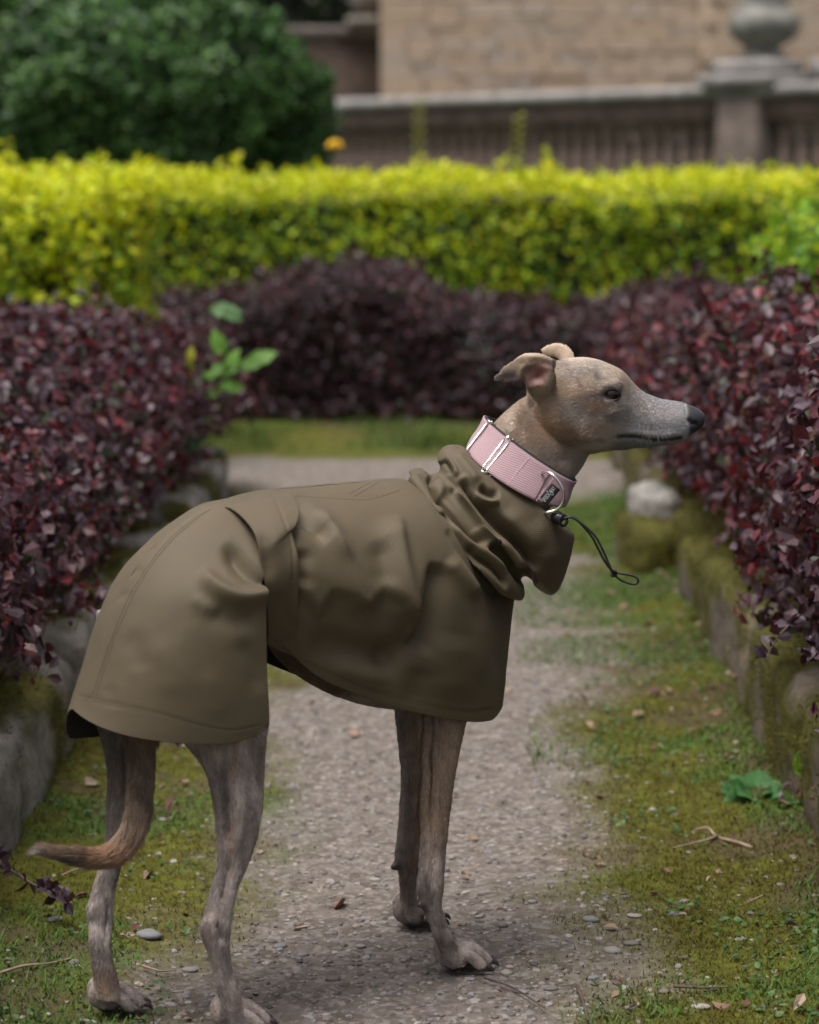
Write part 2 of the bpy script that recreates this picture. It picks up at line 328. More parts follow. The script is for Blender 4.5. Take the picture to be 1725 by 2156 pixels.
def hedge(name, label, cat, O, A, B, L_, depth, z0, ztop, n, leaf, wid, cols, wts, mt, seed, r=.12, bump=.07, inset=.035, nbig=300, big=True, group=None, stems=14, spread=.9, topbias=1.0, core=(.016, .012, .010), overhang=0.0, sprigs=0, end=None, top=None, hz=None):
    """a clipped hedge: runs from O along A (2D) for L_, faces B, thickness depth; ztop(a) gives its height"""
    g = np.random.default_rng(seed); A, B = np.array([*A, 0.]), np.array([*B, 0.]); O = np.array([*O, 0.]); root = empty(name, O + A * L_ / 2 - B * depth / 2 + UPV * z0 * 0, label, cat, group)
    def shell(a, q, ins, flat=False):
        """a along, q in 0..1 around the section from face foot over the top to the back"""
        zt = ztop(a); hf = zt - z0 - r; ln = hf + r * np.pi / 2 + (depth - r); d = q * ln
        ang = np.clip((d - hf) / r, 0, np.pi / 2); topd = np.clip(d - hf - r * np.pi / 2, 0, None)
        up = np.clip(d, 0, hf); z = z0 + up + r * np.sin(ang); dep = r * (1 - np.cos(ang)) + topd
        nn = B[None] * np.cos(ang)[:, None] + UPV[None] * np.sin(ang)[:, None]; P = O + A[None] * a[:, None] - B[None] * dep[:, None] + UPV[None] * z[:, None]
        P = P + B[None] * (overhang * np.sin(np.clip((z - z0) / np.maximum(zt - z0, .01), 0, 1) * np.pi))[:, None]
        bm_ = (fbm(P, 5.5, 3, seed) - .5) * 2 * bump + (fbm(P, 15, 2, seed + 3) - .5) * bump * 1.5
        return P + nn * (bm_ - ins)[:, None], nn
    a = g.uniform(0, L_, n); q = g.random(n) ** topbias; P, Nn = shell(a, q, np.minimum(g.exponential(inset, n), inset * 4) - .012)
    if end is not None:                                                        # a leafy end face
        k = int(n * end); P[:k] = O + A * (L_ + .0) + UPV * 0 - B * (g.random(k) * depth)[:, None] + UPV * (z0 + g.random(k) * (ztop(np.full(k, L_)) - z0))[:, None] + A * ((fbm(P[:k], 6, 3, seed) - .5) * .1 - g.exponential(inset, k))[:, None]; Nn[:k] = A
    shoots = []
    if sprigs:                                                                 # shoots standing proud of the clipped surface
        for _ in range(sprigs):
            a0, q0 = g.uniform(0, L_), g.uniform(.25, 1); b, nb = shell(np.array([a0]), np.array([q0]), 0.); dr = nb[0] * .6 + UPV * .7 + g.normal(0, .25, 3); dr /= np.linalg.norm(dr); ln = g.uniform(.03, .10); k = int(ln * 220)
            shoots.append(tube(np.array([b[0] - dr * .03, b[0] + dr * ln * .5, b[0] + dr * ln]), [.0014, .0011, .0006], 4))
            P = np.concatenate([P, b + dr * (g.random((k, 1)) * ln) + g.normal(0, .005, (k, 3))]); Nn = np.concatenate([Nn, np.tile(nb, (k, 1))])
    Rm = leaf_frames(P, Nn, g, spread); Ls = leaf * (.42 + 1.05 * g.random(len(P)) ** .9); col = palette(P, g, cols, wts, top=top, hz=hz)
    key = np.concatenate([np.ones(n), np.ones(len(P) - n)])
    if nbig: kp = pick_leaves(root, P, Rm, Ls, wid, col, mt, nbig, big, key)
    else: kp = np.ones(len(P), bool)
    leaves_obj("foliage", P[kp], Rm[kp], Ls[kp], wid, col[kp], mt, root, big)
    if shoots: tag(obj('shoots', *merge(shoots), M_bark, root), kind='stuff')
    na, nq = max(8, int(L_ / .06)), 26; aa, qq = np.meshgrid(np.linspace(0, L_, na), np.linspace(0, 1, nq), indexing='ij'); Pc, _ = shell(aa.ravel(), qq.ravel(), inset * 2.2 + .01)
    obj("twig_shade_core", Pc, grid_faces(na, nq), plain(name + " twigs", core, .95, var=.4, vscale=30, bump=1.0, bscale=80), root)  # one near-black sheet stands in for twigs deep in the hedge's shade
    for _ in range(stems):
        a0 = g.uniform(0, L_); b = O + A * a0 - B * g.uniform(.03, depth * .4); h = float(ztop(np.array([a0]))[0]) * .8
        obj("stem", *tube(crom([b + UPV * 0, b + UPV * h * .35 + g.normal(0, .02, 3), b + UPV * h * .7 + g.normal(0, .04, 3) + B * .02, b + UPV * h + g.normal(0, .05, 3)], 8), [.008, .007, .006, .006, .005, .004, .003, .002], 6), M_bark, root)
    return root
M_bark = plain("bark", (.055, .040, .030), .9, var=.35, vscale=40, bump=.6, bscale=120)
M_barb = leaf_mat("barberry leaf", .42, .16, .30, (1.6, .7, .5)); M_priv = leaf_mat("privet leaf", .45, .40, .25, (1.25, 1.2, .45)); M_ever = leaf_mat("evergreen leaf", .42, .18, .35, (1., 1.3, .6))
BC = [(.058, .024, .034), (.095, .026, .034), (.155, .034, .040), (.095, .064, .080), (.034, .020, .026), (.028, .042, .020), (.11, .058, .038), (.125, .09, .10)]; BW = [3, 1.8, 1.0, 2.4, 2.4, 1.1, .4, .8]  # the lilac entries put sky sheen on the leaves into their colour
const = lambda v: (lambda a: np.full(np.shape(a), v))
A_ = (.022, 1.0)
hedge("barberry_hedge", "purple barberry hedge above the low stone edging beside the dog's tail and rump", "hedge", ST(-.605, 1.9)[:2], A_, (1, 0), 4.55, .85, .22, lambda a: .465 + .035 * np.sin(a * 2.3) - .02 * sstep(3.4, 4.5, a), 62000, .0215, 1.1, BC, BW, M_barb, 201, r=.22, bump=.10, topbias=.9, overhang=.03, sprigs=60, end=.05, stems=16)
hedge("barberry_hedge", "purple red barberry hedge trailing over mossy stones in front of the dog's nose", "hedge", ST(.485, 2.0)[:2], A_, (-1, 0), 4.9, .85, .215, lambda a: .60 - .11 * sstep(2.4, 3.3, a) - .03 * sstep(3.6, 4.6, a) + .02 * np.sin(a * 3), 62000, .0215, 1.1, BC, [2.6, 2.2, 1.7, 2.8, 2.0, 1.1, .6, 1.2], M_barb, 202, r=.14, bump=.10, topbias=.9, overhang=.03, sprigs=70, end=.05, stems=16)
hedge("barberry_hedge", "dull purple barberry hedge across the end of the path under the yellow hedge", "hedge", (-1.75, 8.05), (1, 0), (0, -1), 3.6, .6, .05, lambda a: .42 + .11 * np.exp(-(np.abs(a - 1.52) / .30) ** 3) + .09 * np.exp(-((a - 2.68) / .12) ** 2) - .03 * sstep(1.9, 2.3, a), 26000, .027, .95, [(.060, .026, .036), (.085, .030, .036), (.07, .045, .055), (.035, .026, .028), (.025, .034, .022)], [3, 1.5, 2.2, 2, 1.0], M_barb, 203, r=.14, bump=.075, stems=26, sprigs=30)
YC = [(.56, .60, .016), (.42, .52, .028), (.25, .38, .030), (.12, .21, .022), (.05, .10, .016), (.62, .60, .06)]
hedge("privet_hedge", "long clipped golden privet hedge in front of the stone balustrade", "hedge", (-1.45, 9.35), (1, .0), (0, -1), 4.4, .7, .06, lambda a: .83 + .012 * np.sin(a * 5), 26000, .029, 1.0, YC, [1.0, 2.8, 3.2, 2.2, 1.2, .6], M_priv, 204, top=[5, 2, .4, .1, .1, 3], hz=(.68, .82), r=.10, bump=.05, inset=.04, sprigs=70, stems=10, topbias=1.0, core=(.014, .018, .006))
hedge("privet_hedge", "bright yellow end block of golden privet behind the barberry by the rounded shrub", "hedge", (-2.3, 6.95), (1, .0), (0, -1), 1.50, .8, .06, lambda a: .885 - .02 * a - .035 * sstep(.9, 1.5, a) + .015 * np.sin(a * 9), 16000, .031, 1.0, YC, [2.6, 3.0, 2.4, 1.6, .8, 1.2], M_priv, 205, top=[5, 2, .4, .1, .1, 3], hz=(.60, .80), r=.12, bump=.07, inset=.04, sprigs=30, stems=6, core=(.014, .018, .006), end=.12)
hedge("privet_hedge", "fresh lime green privet growing behind the red barberry hedge", "hedge", (.93, 6.1), (1, .0), (0, -1), .9, .5, .06, lambda a: .64 + .10 * sstep(0, .12, a), 5000, .034, 1.0, [(.34, .48, .03), (.20, .36, .03), (.12, .25, .03), (.06, .14, .05), (.42, .50, .04)], [2, 3, 2, 1, .8], M_priv, 206, r=.1, bump=.08, inset=.05, sprigs=30, stems=4, nbig=150, core=(.014, .02, .008))
hedge("dark_gap_backing", "dark leafy backing added to darken the gaps of the balustrade", "hedge", (-1.2, 26.6), (1, .0), (0, -1), 7.5, .6, .0, lambda a: 1.36 + .04 * np.sin(a * 3), 9000, .09, 1.0, [(.015, .024, .012), (.022, .034, .016), (.03, .026, .02)], [1, 1, 1], M_ever, 208, r=.1, bump=.08, inset=.05, stems=0, nbig=0, big=False, core=(.010, .010, .008))  # added leaf bank, there to darken what shows between the balusters
# ---------- rounded evergreen shrub and the dark planting beside the house
def shrub(name, label, c, ax, n, leaf, cols, wts, seed, mt=M_ever, nbig=300, trunk=True, cat="shrub"):
    g = np.random.default_rng(seed); c = np.array(c, float); ax = np.array(ax, float); root = empty(name, (c[0], c[1], 0), label, cat)
    D = g.normal(0, 1, (n, 3)); D /= np.linalg.norm(D, axis=1)[:, None]; D[:, 1] = np.where(g.random(n) < .75, -np.abs(D[:, 1]), D[:, 1])
    bm_ = 1 + (fbm(D * 1.0 + seed, 2.6, 3, seed) - .5) * .34 + (fbm(D + seed, 7, 2, seed + 1) - .5) * .30; P = c + D * ax * (bm_ - np.minimum(g.exponential(.05, n), .25))[:, None]
    P = P[P[:, 2] > .02]; D = (P - c) / ax; Rm = leaf_frames(P, D, g, .8); Ls = leaf * g.uniform(.6, 1.3, len(P)); col = palette(P, g, cols, wts, 4)
    kp = pick_leaves(root, P, Rm, Ls, 1.0, col, mt, nbig, True) if nbig else np.ones(len(P), bool); leaves_obj("foliage", P[kp], Rm[kp], Ls[kp], 1.0, col[kp], mt, root, bool(nbig))
    v, f = ellipsoid(c, ax * .86, 20, 28); d_ = (v - c) / ax; v = c + (v - c) * (1 + (fbm(d_ + seed, 2.6, 3, seed) - .5) * .34)[:, None]; obj("twig_shade_core", v, f, plain(name + " core", (.010, .014, .008), .95, var=.4, vscale=20), root)  # near-black core: the shaded inside of the shrub put into colour
    if trunk: obj("trunk", *tube(np.array([(c[0], c[1], -.02), (c[0] + .03, c[1], c[2] * .3), (c[0], c[1], c[2] * .8)]), [.07, .06, .04], 10), M_bark, root)
    return root
EC = [(.068, .155, .040), (.042, .105, .030), (.12, .225, .06), (.15, .23, .11), (.018, .04, .016)]
shrub("evergreen_shrub", "large rounded dark green shrub rising behind the golden privet", (-1.44, 12.5, 1.20), (.96, .8, .76), 46000, .044, EC, [3, 3, 2, 1.2, 2], 301)
shrub("yew_tree", "almost black green yew mass beyond the dark garden wall", (-2.6, 36, 3.6), (3.4, 2.0, 4.2), 16000, .16, [(.012, .022, .010), (.02, .034, .014)], [1, 1], 302, nbig=0, cat="tree")
# ---------- edging stones
def stone_mat(N, L, t):
    a = N("VertexColor", layer_name="col"); tc = N("TexCoord"); p = N("BsdfPrincipled", i_Roughness=.9); p.inputs['Specular IOR Level'].default_value = .2
    n = N("TexNoise", i_Scale=45.0, i_Detail=8.0, i_Roughness=.7); L(tc.outputs['Object'], n.inputs['Vector'])
    mx = N("Mix", data_type='RGBA', blend_type='MULTIPLY'); mx.inputs[0].default_value = 1; L(a.outputs[0], mx.inputs[6]); L(ramp(N, L, n.outputs[0], [(.3, (.55, .55, .55)), (.7, (1.3, 1.3, 1.3))]), mx.inputs[7]); L(mx.outputs[2], p.inputs['Base Color'])
    bm = N("Bump", i_Strength=.8, i_Distance=.008); L(n.outputs[0], bm.inputs['Height']); L(bm.outputs[0], p.inputs['Normal']); return p.outputs[0]
M_stone = mat("mossy stone", stone_mat); M_moss = leaf_mat("moss", .8, .2, .1)
def rough_block(c, sx, sy, sz, seed, rz, mossy, base, rgh=.42, k=5.0):
    """weathered block: sphere of quads pushed to a rounded box, then worn"""
    th = np.linspace(.05, np.pi - .05, 22); ph = np.linspace(0, 2 * np.pi, 36, endpoint=False); D = np.stack([np.sin(th)[:, None] * np.cos(ph), np.sin(th)[:, None] * np.sin(ph), np.cos(th)[:, None] * np.ones(36)], -1)
    D = D / (np.abs(D) ** k).sum(-1, keepdims=True) ** (1 / k); V, F = rings(D * np.array([sx, sy, sz]) / 2); V = V * (1 + (fbm(V + seed * 3.1, 10, 3, seed) - .5) * rgh)[:, None] + (fbm(V + seed, 45, 3, seed + 5) - .5)[:, None] * .05 * rgh * np.sign(V)
    m = sstep(.45, .58, fbm(V + seed * 1.7, 9, 4, seed + 9) + mossy * .22 + .10 * V[:, 2] / sz); ca, sa = math.cos(rz), math.sin(rz); V = V @ np.array([[ca, sa, 0], [-sa, ca, 0], [0, 0, 1]]) + c
    b = np.array(base) * (.45 + 1.0 * fbm(V, 18, 4, seed))[:, None]; ms = np.stack([.088 + 0 * m, .082 + 0 * m, .018 + 0 * m], -1) * (.35 + 1.2 * fbm(V, 50, 3, seed + 2))[:, None]; return V, F, b * (1 - m[:, None]) + ms * m[:, None]
def edging(name, label, side, s0, t0, t1, mossy, base, seed):
    g = np.random.default_rng(seed); root = empty(name, ST(s0, (t0 + t1) / 2), label, "edging"); t = t0; k = 0; allV, allC = [], []
    if side > 0:
        V, F, col = rough_block(ST(.425, 5.22, .04), .15, .34, .15, 79, .05, .5, base, .3, 5.0); obj("stone", V, F, M_stone, root, col=col); allV.append(V); allC.append(col)
    while t < t1:
        l = g.uniform(.26, .60); h = g.uniform(.165, .205); V, F, col = rough_block(ST(s0 + side * (.085 + g.normal(0, .010)), t + l / 2, h / 2 - .03), .17, l * .985, h, seed + k, g.normal(0, .02), mossy, base, .26, 7.0); obj("stone", V, F, M_stone, root, col=col); t += l; k += 1; allV.append(V); allC.append(col)
    P = np.concatenate(allV); cc_ = np.concatenate(allC); mo = (cc_[:, 2] < .35 * cc_[:, 1]) & (P[:, 2] > .01); P, cc_ = P[mo], cc_[mo]; rep = 14; n = len(P) * rep; P = np.repeat(P, rep, 0) + g.normal(0, .008, (n, 3)); cc_ = np.repeat(cc_, rep, 0)
    d = np.stack([np.full(n, -side * .6), np.full(n, -.3), np.full(n, .5)], -1) + g.normal(0, .6, (n, 3)); d *= (.004 + .007 * g.random(n))[:, None] / np.linalg.norm(d, axis=1)[:, None]; w_ = np.cross(d, g.normal(0, 1, (n, 3))); w_ *= .0011 / (np.linalg.norm(w_, axis=1)[:, None] + 1e-9)
    tag(obj("moss", np.stack([P - w_, P + w_, P + d], 1).reshape(-1, 3), np.arange(3 * n).reshape(-1, 3), M_moss, root, smooth=False, col=np.repeat(cc_ * g.uniform(.5, 1.9, (n, 1)) * np.array([1.15, 1.1, 1]), 3, 0)), kind="stuff")
    return root
edging("stone_edging", "row of weathered grey edging stones under the barberry beside the dog's tail", -1, -.572, 2.2, 6.2, -.12, (.30, .27, .245), 411)
edging("stone_edging", "row of moss covered edging stones under the red barberry hedge", 1, .445, 2.2, 6.95, .28, (.15, .12, .095), 431)
V, F, col = rough_block(ST(.418, 5.24, .128), .085, .18, .11, 78, 0.35, -4, (.31, .29, .265), .22, 2.4); tag(obj("pale_stone", V, F, M_stone, col=col), "pale rounded stone sitting at the mossy edging", "stone")
# ---------- house, balustrade, dark wall
def sand_mat(N, L, t):
    tc = N("TexCoord"); oi = N("ObjectInfo"); p = N("BsdfPrincipled", i_Roughness=.9); n = N("TexNoise", i_Scale=3.0, i_Detail=8.0); L(tc.outputs['Object'], n.inputs['Vector'])
    c = ramp(N, L, oi.outputs['Random'], [(0., (.48, .355, .26)), (.25, (.56, .43, .325)), (.5, (.53, .395, .295)), (.75, (.57, .45, .35)), (.95, (.50, .425, .37)), (1., (.34, .24, .195))]); mx = N("Mix", data_type='RGBA', blend_type='MULTIPLY'); mx.inputs[0].default_value = 1
    L(c, mx.inputs[6]); L(ramp(N, L, n.outputs[0], [(.3, (.72, .70, .68)), (.7, (1.12, 1.1, 1.06))]), mx.inputs[7]); L(mx.outputs[2], p.inputs['Base Color']); return p.outputs[0]
M_sand = mat("sandstone", sand_mat); M_mort = plain("mortar", (.51, .40, .30), .95, var=.2, vscale=4)
house = empty("stone_house", (2.6, 28.3, 0), "honey coloured sandstone house wall beyond the balustrade", "house")
wl = obj("wall", *box((4.0, 30.05, 3.0), (8.66, 4.0, 6.0)), M_mort, house)
bl = []
for k in range(6):
    v, f = box((0, 0, 0), (1, .06, 1), 0, .012); bl.append(make_mesh("stone", v + (noise(v * 3 + k, 2, k)[:, None] - .5) * .012, f, smooth=False)); bl[-1].materials.append(M_sand)
g = np.random.default_rng(9); z = 1.35; k = 0
while z < 3.35:
    h = g.uniform(.10, .17); x = -.33 + g.uniform(0, .1)
    x = -.33
    while x < 4.9:
        l = min(g.uniform(.24, .62), 4.95 - x)
        o = bpy.data.objects.new("stone", bl[k % 6]); sc.collection.objects.link(o); o.parent = wl; dy = -.16 if x > 3.28 else 0
        o.location = (x + l / 2, 28.02 + g.normal(0, .006) + dy, z + h / 2); o.scale = (l - .014, 1, h - .012); x += l; k += 1
    z += h
obj("pilaster", *box((4.2, 27.97, 3.0), (1.8, .16, 6.0)), M_mort, house)
obj("plinth", *box((1.47, 27.9, .7), (3.58, .24, 1.28), 0, .02), M_mort, house)
M_cop = plain("weathered coping stone", (.24, .225, .215), .85, var=.35, vscale=5, bump=.5, bscale=30); M_brn = plain("dark brown sandstone", (.085, .058, .046), .9, var=.35, vscale=6, bump=.4, bscale=30); M_pier = plain("grey brown sandstone", (.13, .10, .085), .9, var=.3, vscale=5, bump=.4, bscale=30)
bal = empty("stone_balustrade", (2.2, 22.5, 0), "dark stone balustrade with pale lichen coping in front of the house", "balustrade")
p0, p1 = Py(640, 212, 25.2), Py(1790, 178, 19.8); p0[2] = p1[2] = (p0[2] + p1[2]) / 2
dd = p1 - p0; LL = np.linalg.norm(dd); an = math.atan2(dd[1], dd[0]); zc = p0[2]; at_ = lambda u: p0 + dd * u
obj("coping", *box((*(at_(.5)[:2]), zc - .045), (LL, .42, .11), an, .03), M_cop, bal); obj("rail", *box((*(at_(.5)[:2]), zc - .20), (LL, .28, .20), an, .01), M_brn, bal); obj("base_rail", *box((*(at_(.5)[:2]), .30), (LL, .36, .66), an, .02), M_brn, bal)
hb_ = zc - .31 - .63; prof = [(.045, 0), (.06, .03), (.04, .07), (.055, .22), (.062, .33), (.045, .55), (.036, .8), (.055, .93), (.055, 1.0)]
vb, fb = lathe([(r_b * 1.3, z_b * hb_) for r_b, z_b in prof], (0, 0, 0), 12); mb = make_mesh("baluster", vb, fb); mb.materials.append(plain("brown stone baluster", (.19, .135, .115), .9, var=.3, vscale=9))
upier = [proj(np.array([at_(u)]))[0][0] for u in np.linspace(0, 1, 200)]; up_ = np.interp(1590, upier, np.linspace(0, 1, 200))
nb = int(LL / .185)
for i in range(nb):
    u = (i + .5) / nb; q = at_(u)
    if abs(u - up_) * LL < .30: continue
    o = bpy.data.objects.new("baluster", mb); sc.collection.objects.link(o); o.parent = bal; o.matrix_parent_inverse = Matrix.Translation(-Vector(bal.location)); o.location = (q[0], q[1], .63)
pc = at_(up_); pier = empty("balustrade_pier", (pc[0], pc[1], 0), "square stone pier topped by a bulbous finial at the balustrade", "pier")
pm = pc[1] / FPX
obj("shaft", *box((pc[0], pc[1], (zc - .1) / 2), (.46, .46, zc - .1), an, .02), M_pier, pier); obj("cap", *box((pc[0], pc[1], zc + .045), (.80, .62, .10), an, .02), M_cop, pier); obj("plinth", *box((pc[0] + .02, pc[1], zc + .15), (.62, .52, .12), an, .03), M_cop, pier)
fn = obj("finial", *lathe([(.20, 0), (.21, .04), (.14, .09), (.15, .12), (.25, .18), (.295, .26), (.30, .33), (.26, .40), (.20, .44), (.20, .48), (.185, .62), (.15, .85), (.17, .9), (.10, 1.0), (.12, 1.06), (.0, 1.16)], (pc[0] + .06, pc[1], zc + .20), 28), plain("lichened stone", (.17, .165, .15), .85, var=.45, vscale=7, bump=.5, bscale=40), pier)
obj("pier_block", *box((pc[0] + .72, pc[1] - .15, zc + .13), (.42, .5, .18), an, .03), M_cop, pier)
dw = empty("garden_wall", (-1.4, 29, 0), "dark brown garden wall with grey coping left of the house", "wall")
pl, pr = Py(560, 78, 29), Py(806, 78, 29)
obj("wall_face", *box(((pl[0] + pr[0]) / 2 - 2, 29.2, pl[2] / 2), (pr[0] - pl[0] + 4, .4, pl[2])), M_brn, dw); obj("coping", *box(((pl[0] + pr[0]) / 2 - 2, 29.2, pl[2] + .06), (pr[0] - pl[0] + 4, .56, .12), 0, .02), plain("dull coping", (.15, .13, .12), .9, var=.3), dw)
obj("end_cap", *box((pr[0] - .22, 29.1, pl[2] + .17), (.42, .6, .12), 0, .03), plain("dull cap", (.17, .15, .13), .9, var=.3), dw); obj("end_ball", *lathe([(.10, 0), (.12, .04), (.17, .12), (.19, .2), (.16, .3), (.08, .36), (.0, .38)], (pr[0] - .2, 29.1, pl[2] + .23), 16), plain("dull ball", (.12, .10, .085), .9, var=.3), dw)

# ---------- plants, litter and twigs along the path
def blades(s, t, ln, g, lean=.7, wid=.0011):
    n = len(s); B0 = ST(s, t, ground_h(s, t)); a = g.uniform(0, 6.28, n); d = np.stack([np.cos(a) * lean, np.sin(a) * lean, np.ones(n)], -1) * ln[:, None]; w_ = np.stack([-np.sin(a), np.cos(a), a * 0], -1) * (wid * g.uniform(.7, 1.5, n))[:, None]
    return np.stack([B0 - w_, B0 + w_, B0 + d * .6 + w_ * .7 + UPV * ln[:, None] * .1, B0 + d], 1)
g = np.random.default_rng(17); n = 150000; t_ = 1.9 + 4.3 * g.random(n) ** 1.6; s_ = np.where(g.random(n) < .62, g.uniform(.06, .475, n), g.uniform(-.62, -.2, n)); mm = moss_mask(s_, t_); kp = g.random(n) < mm ** 1.5; s_, t_ = s_[kp], t_[kp]; n = len(s_)
V = blades(s_, t_, .002 + .0045 * g.random(n), g, .9, .0007); P = np.stack([s_, t_, s_ * 0], -1); cl = fbm(P, 6, 3, 119); c = np.array([(.088, .082, .015)]) * (1 - sstep(.45, .6, cl))[:, None] + np.array([(.115, .135, .024)]) * sstep(.45, .6, cl)[:, None]; c = c * g.uniform(.45, 1.35, (n, 1))
tag(obj("moss", V.reshape(-1, 3), (np.array([(0, 1, 2), (0, 2, 3)])[None] + 4 * np.arange(n)[:, None, None]).reshape(-1, 3), M_moss, smooth=False, col=np.repeat(c, 4, 0)), "olive green moss cushions along both edges of the path", "moss", kind="stuff")
n = 60000; t_ = 1.9 + 5.9 * g.random(n) ** 1.25; s_ = np.where(g.random(n) < .6, g.uniform(.10, .475, n), g.uniform(-.61, -.28, n)); P = np.stack([s_, t_, s_ * 0], -1); gm = sstep(.58, .70, fbm(P, 4.5, 4, 81) + .26 * sstep(3.6, 5.6, t_) + .06 * sstep(.30, .45, s_)); kp = (g.random(n) < gm) & (t_ < 6.3); s_, t_ = s_[kp], t_[kp]; n = len(s_)
V = blades(s_, t_, (.004 + .010 * g.random(n) ** 2) * (1 + .6 * sstep(4.5, 6.5, t_)), g, .9, .0011); c = np.array([(.075, .15, .03), (.11, .19, .045), (.05, .10, .025), (.13, .17, .06)])[g.integers(0, 4, n)] * g.uniform(.6, 1.2, (n, 1))
tag(obj("grass", V.reshape(-1, 3), (np.array([(0, 1, 2), (0, 2, 3)])[None] + 4 * np.arange(n)[:, None, None]).reshape(-1, 3), M_moss, smooth=False, col=np.repeat(c, 4, 0)), "short fresh grass growing through the moss beside the path", "grass", kind="stuff")
n = 26000; s_, t_ = g.uniform(-1.6, 1.6, n), 7.3 + .75 * g.random(n); B0 = ST(s_, t_, .01); ln = .015 + .05 * g.random(n) ** 2; a = g.uniform(0, 6.28, n); d = np.stack([np.cos(a) * .5, np.sin(a) * .5, np.ones(n)], -1) * ln[:, None]; w_ = np.stack([-np.sin(a), np.cos(a), a * 0], -1) * .0022
gq = fbm(np.stack([s_, t_, s_ * 0], -1), 4, 3, 191); kp = g.random(n) < sstep(.36, .62, gq) * (.25 + sstep(7.3, 7.5, t_) * .8); V = np.stack([B0 - w_, B0 + w_, B0 + d], 1)[kp]; n = len(V); c = np.array([(.07, .13, .03), (.10, .17, .04), (.05, .085, .022), (.14, .15, .05)])[g.integers(0, 4, n)] * g.uniform(.6, 1.2, (n, 1))
tag(obj("grass", V.reshape(-1, 3), np.arange(3 * n).reshape(-1, 3), M_moss, smooth=False, col=np.repeat(c, 3, 0)), "strip of grass at the foot of the dull purple hedge across the path", "grass", kind="stuff")
# tiny round weed leaves
n = 9000; t_ = 1.9 + 3.6 * g.random(n) ** 1.3; s_ = np.where(g.random(n) < .6, g.uniform(.2, .46, n), g.uniform(-.60, -.3, n)); P = np.stack([s_, t_, s_ * 0], -1); kp = g.random(n) < sstep(.54, .64, fbm(P, 8, 3, 181) + .08 * sstep(.3, .45, np.abs(s_ + .07))); s_, t_ = s_[kp], t_[kp]; n = len(s_); P = ST(s_, t_, ground_h(s_, t_) + .003 + .007 * g.random(n))
leaves_obj("weed_leaves", P, leaf_frames(P, np.tile(UPV, (n, 1)), g, .35), .004 + .007 * g.random(n), 1.2, np.array([(.075, .15, .05), (.11, .19, .075), (.055, .11, .035)])[g.integers(0, 3, n)] * g.uniform(.6, 1.3, (n, 1)), M_priv, None); tag(bpy.context.scene.objects["weed_leaves"], "tiny round green weed leaves scattered through the moss", "weeds", kind="stuff")
# dry leaves lying about
M_dry = leaf_mat("dry leaf", .7, .1, .2, (1.2, .9, .6)); dry = []
for c in [(.20, .125, .085), (.26, .175, .12), (.165, .085, .06), (.31, .235, .175), (.12, .06, .05)]:
    gg = np.random.default_rng(int(c[0] * 1000)); T = LT8.copy(); T[:, 2] += gg.normal(0, .07, 8) + .22 * T[:, 0] ** 2 * 3; me = make_mesh("fallen_leaf", T, [LF3, LF4], smooth=False, col=np.tile(c, (8, 1))); me.materials.append(M_dry); dry.append(me)
for k in range(290):
    if g.random() < .72: s0 = .46 - .30 * g.random() ** 1.5; t0 = 2.0 + 3.2 * g.random() ** 1.2
    elif g.random() < .8: s0 = g.uniform(-.60, -.28); t0 = 2.0 + 1.8 * g.random()
    else: s0 = g.uniform(-.28, .2); t0 = 2.0 + 2.5 * g.random()
    o = bpy.data.objects.new("fallen_leaf", dry[k % 5]); sc.collection.objects.link(o); z0 = float(ground_h(np.array([s0]), np.array([t0]))[0]); o.location = Vector(ST(s0, t0, z0 + .004)); sz_ = .008 + .020 * g.random() ** 2; o.scale = (sz_ * g.uniform(.6, 1.3), sz_, sz_); o.rotation_euler = (g.normal(0, .35), g.normal(0, .35), g.uniform(0, 6.28))
    cn = ["brown", "light brown", "russet", "pale buff", "dark reddish"][k % 5]; pn = "on the moss under the red barberry hedge" if s0 > .16 else ("on the moss beside the dog's hind legs" if s0 < -.28 else "on the bare gravel of the path")
    sn = "tiny" if sz_ < .010 else ("small" if sz_ < .015 else "larger"); tag(o, f"{sn} {cn} dry leaf {pn}", "leaf", "dry leaves on the ground")
M_twig = plain("dry twig", (.24, .175, .125), .85, var=.35, vscale=60); M_twd = plain("dark twig", (.075, .05, .038), .85, var=.35, vscale=60)
def twig(pts, r, label, mt=M_twig, side=()):
    P = [Pz(x, y) + UPV * (.005 + .004 * math.sin(3 * k)) for k, (x, y) in enumerate(pts)]; parts = [tube(crom(P, 14), np.linspace(r, r * .45, 14), 7)]
    for sd in side: parts.append(tube(crom([Pz(x, y) + UPV * .006 for x, y in sd], 8), np.linspace(r * .7, r * .3, 8), 6))
    return tag(obj("twig", *merge(parts), mt), label, "twig")
twig([(1584, 1793), (1552, 1782), (1510, 1768), (1490, 1753), (1462, 1752)], .0026, "forked pale dry twig lying on the moss", side=[[(1510, 1770), (1480, 1780), (1418, 1794)]])
twig([(1418, 2086), (1480, 2090), (1535, 2086)], .0018, "straight dark twig lying across the gravel edge", M_twd)
twig([(1715, 1908), (1672, 1896), (1640, 1888), (1610, 1896), (1572, 1906)], .0020, "crooked thin twig below the mossy edging stones")
twig([(1215, 2085), (1228, 2120), (1238, 2156)], .0022, "short grey brown twig pointing along the bare gravel", M_twd)
twig([(1020, 2068), (1080, 2090), (1140, 2125), (1150, 2140)], .0013, "hair thin bent twig on gravel just ahead of the fore paw", M_twd)
twig([(0, 2058), (50, 2044), (100, 2036), (150, 2030)], .0018, "thin twig in the moss beside the hind paw", M_twig); twig([(300, 2043), (340, 2055), (372, 2050)], .0015, "short dry stalk between the dog's hind paws", M_twig); twig([(130, 1852), (160, 1840), (195, 1832)], .0016, "curved dry stalk under the dog's tail", M_twig)
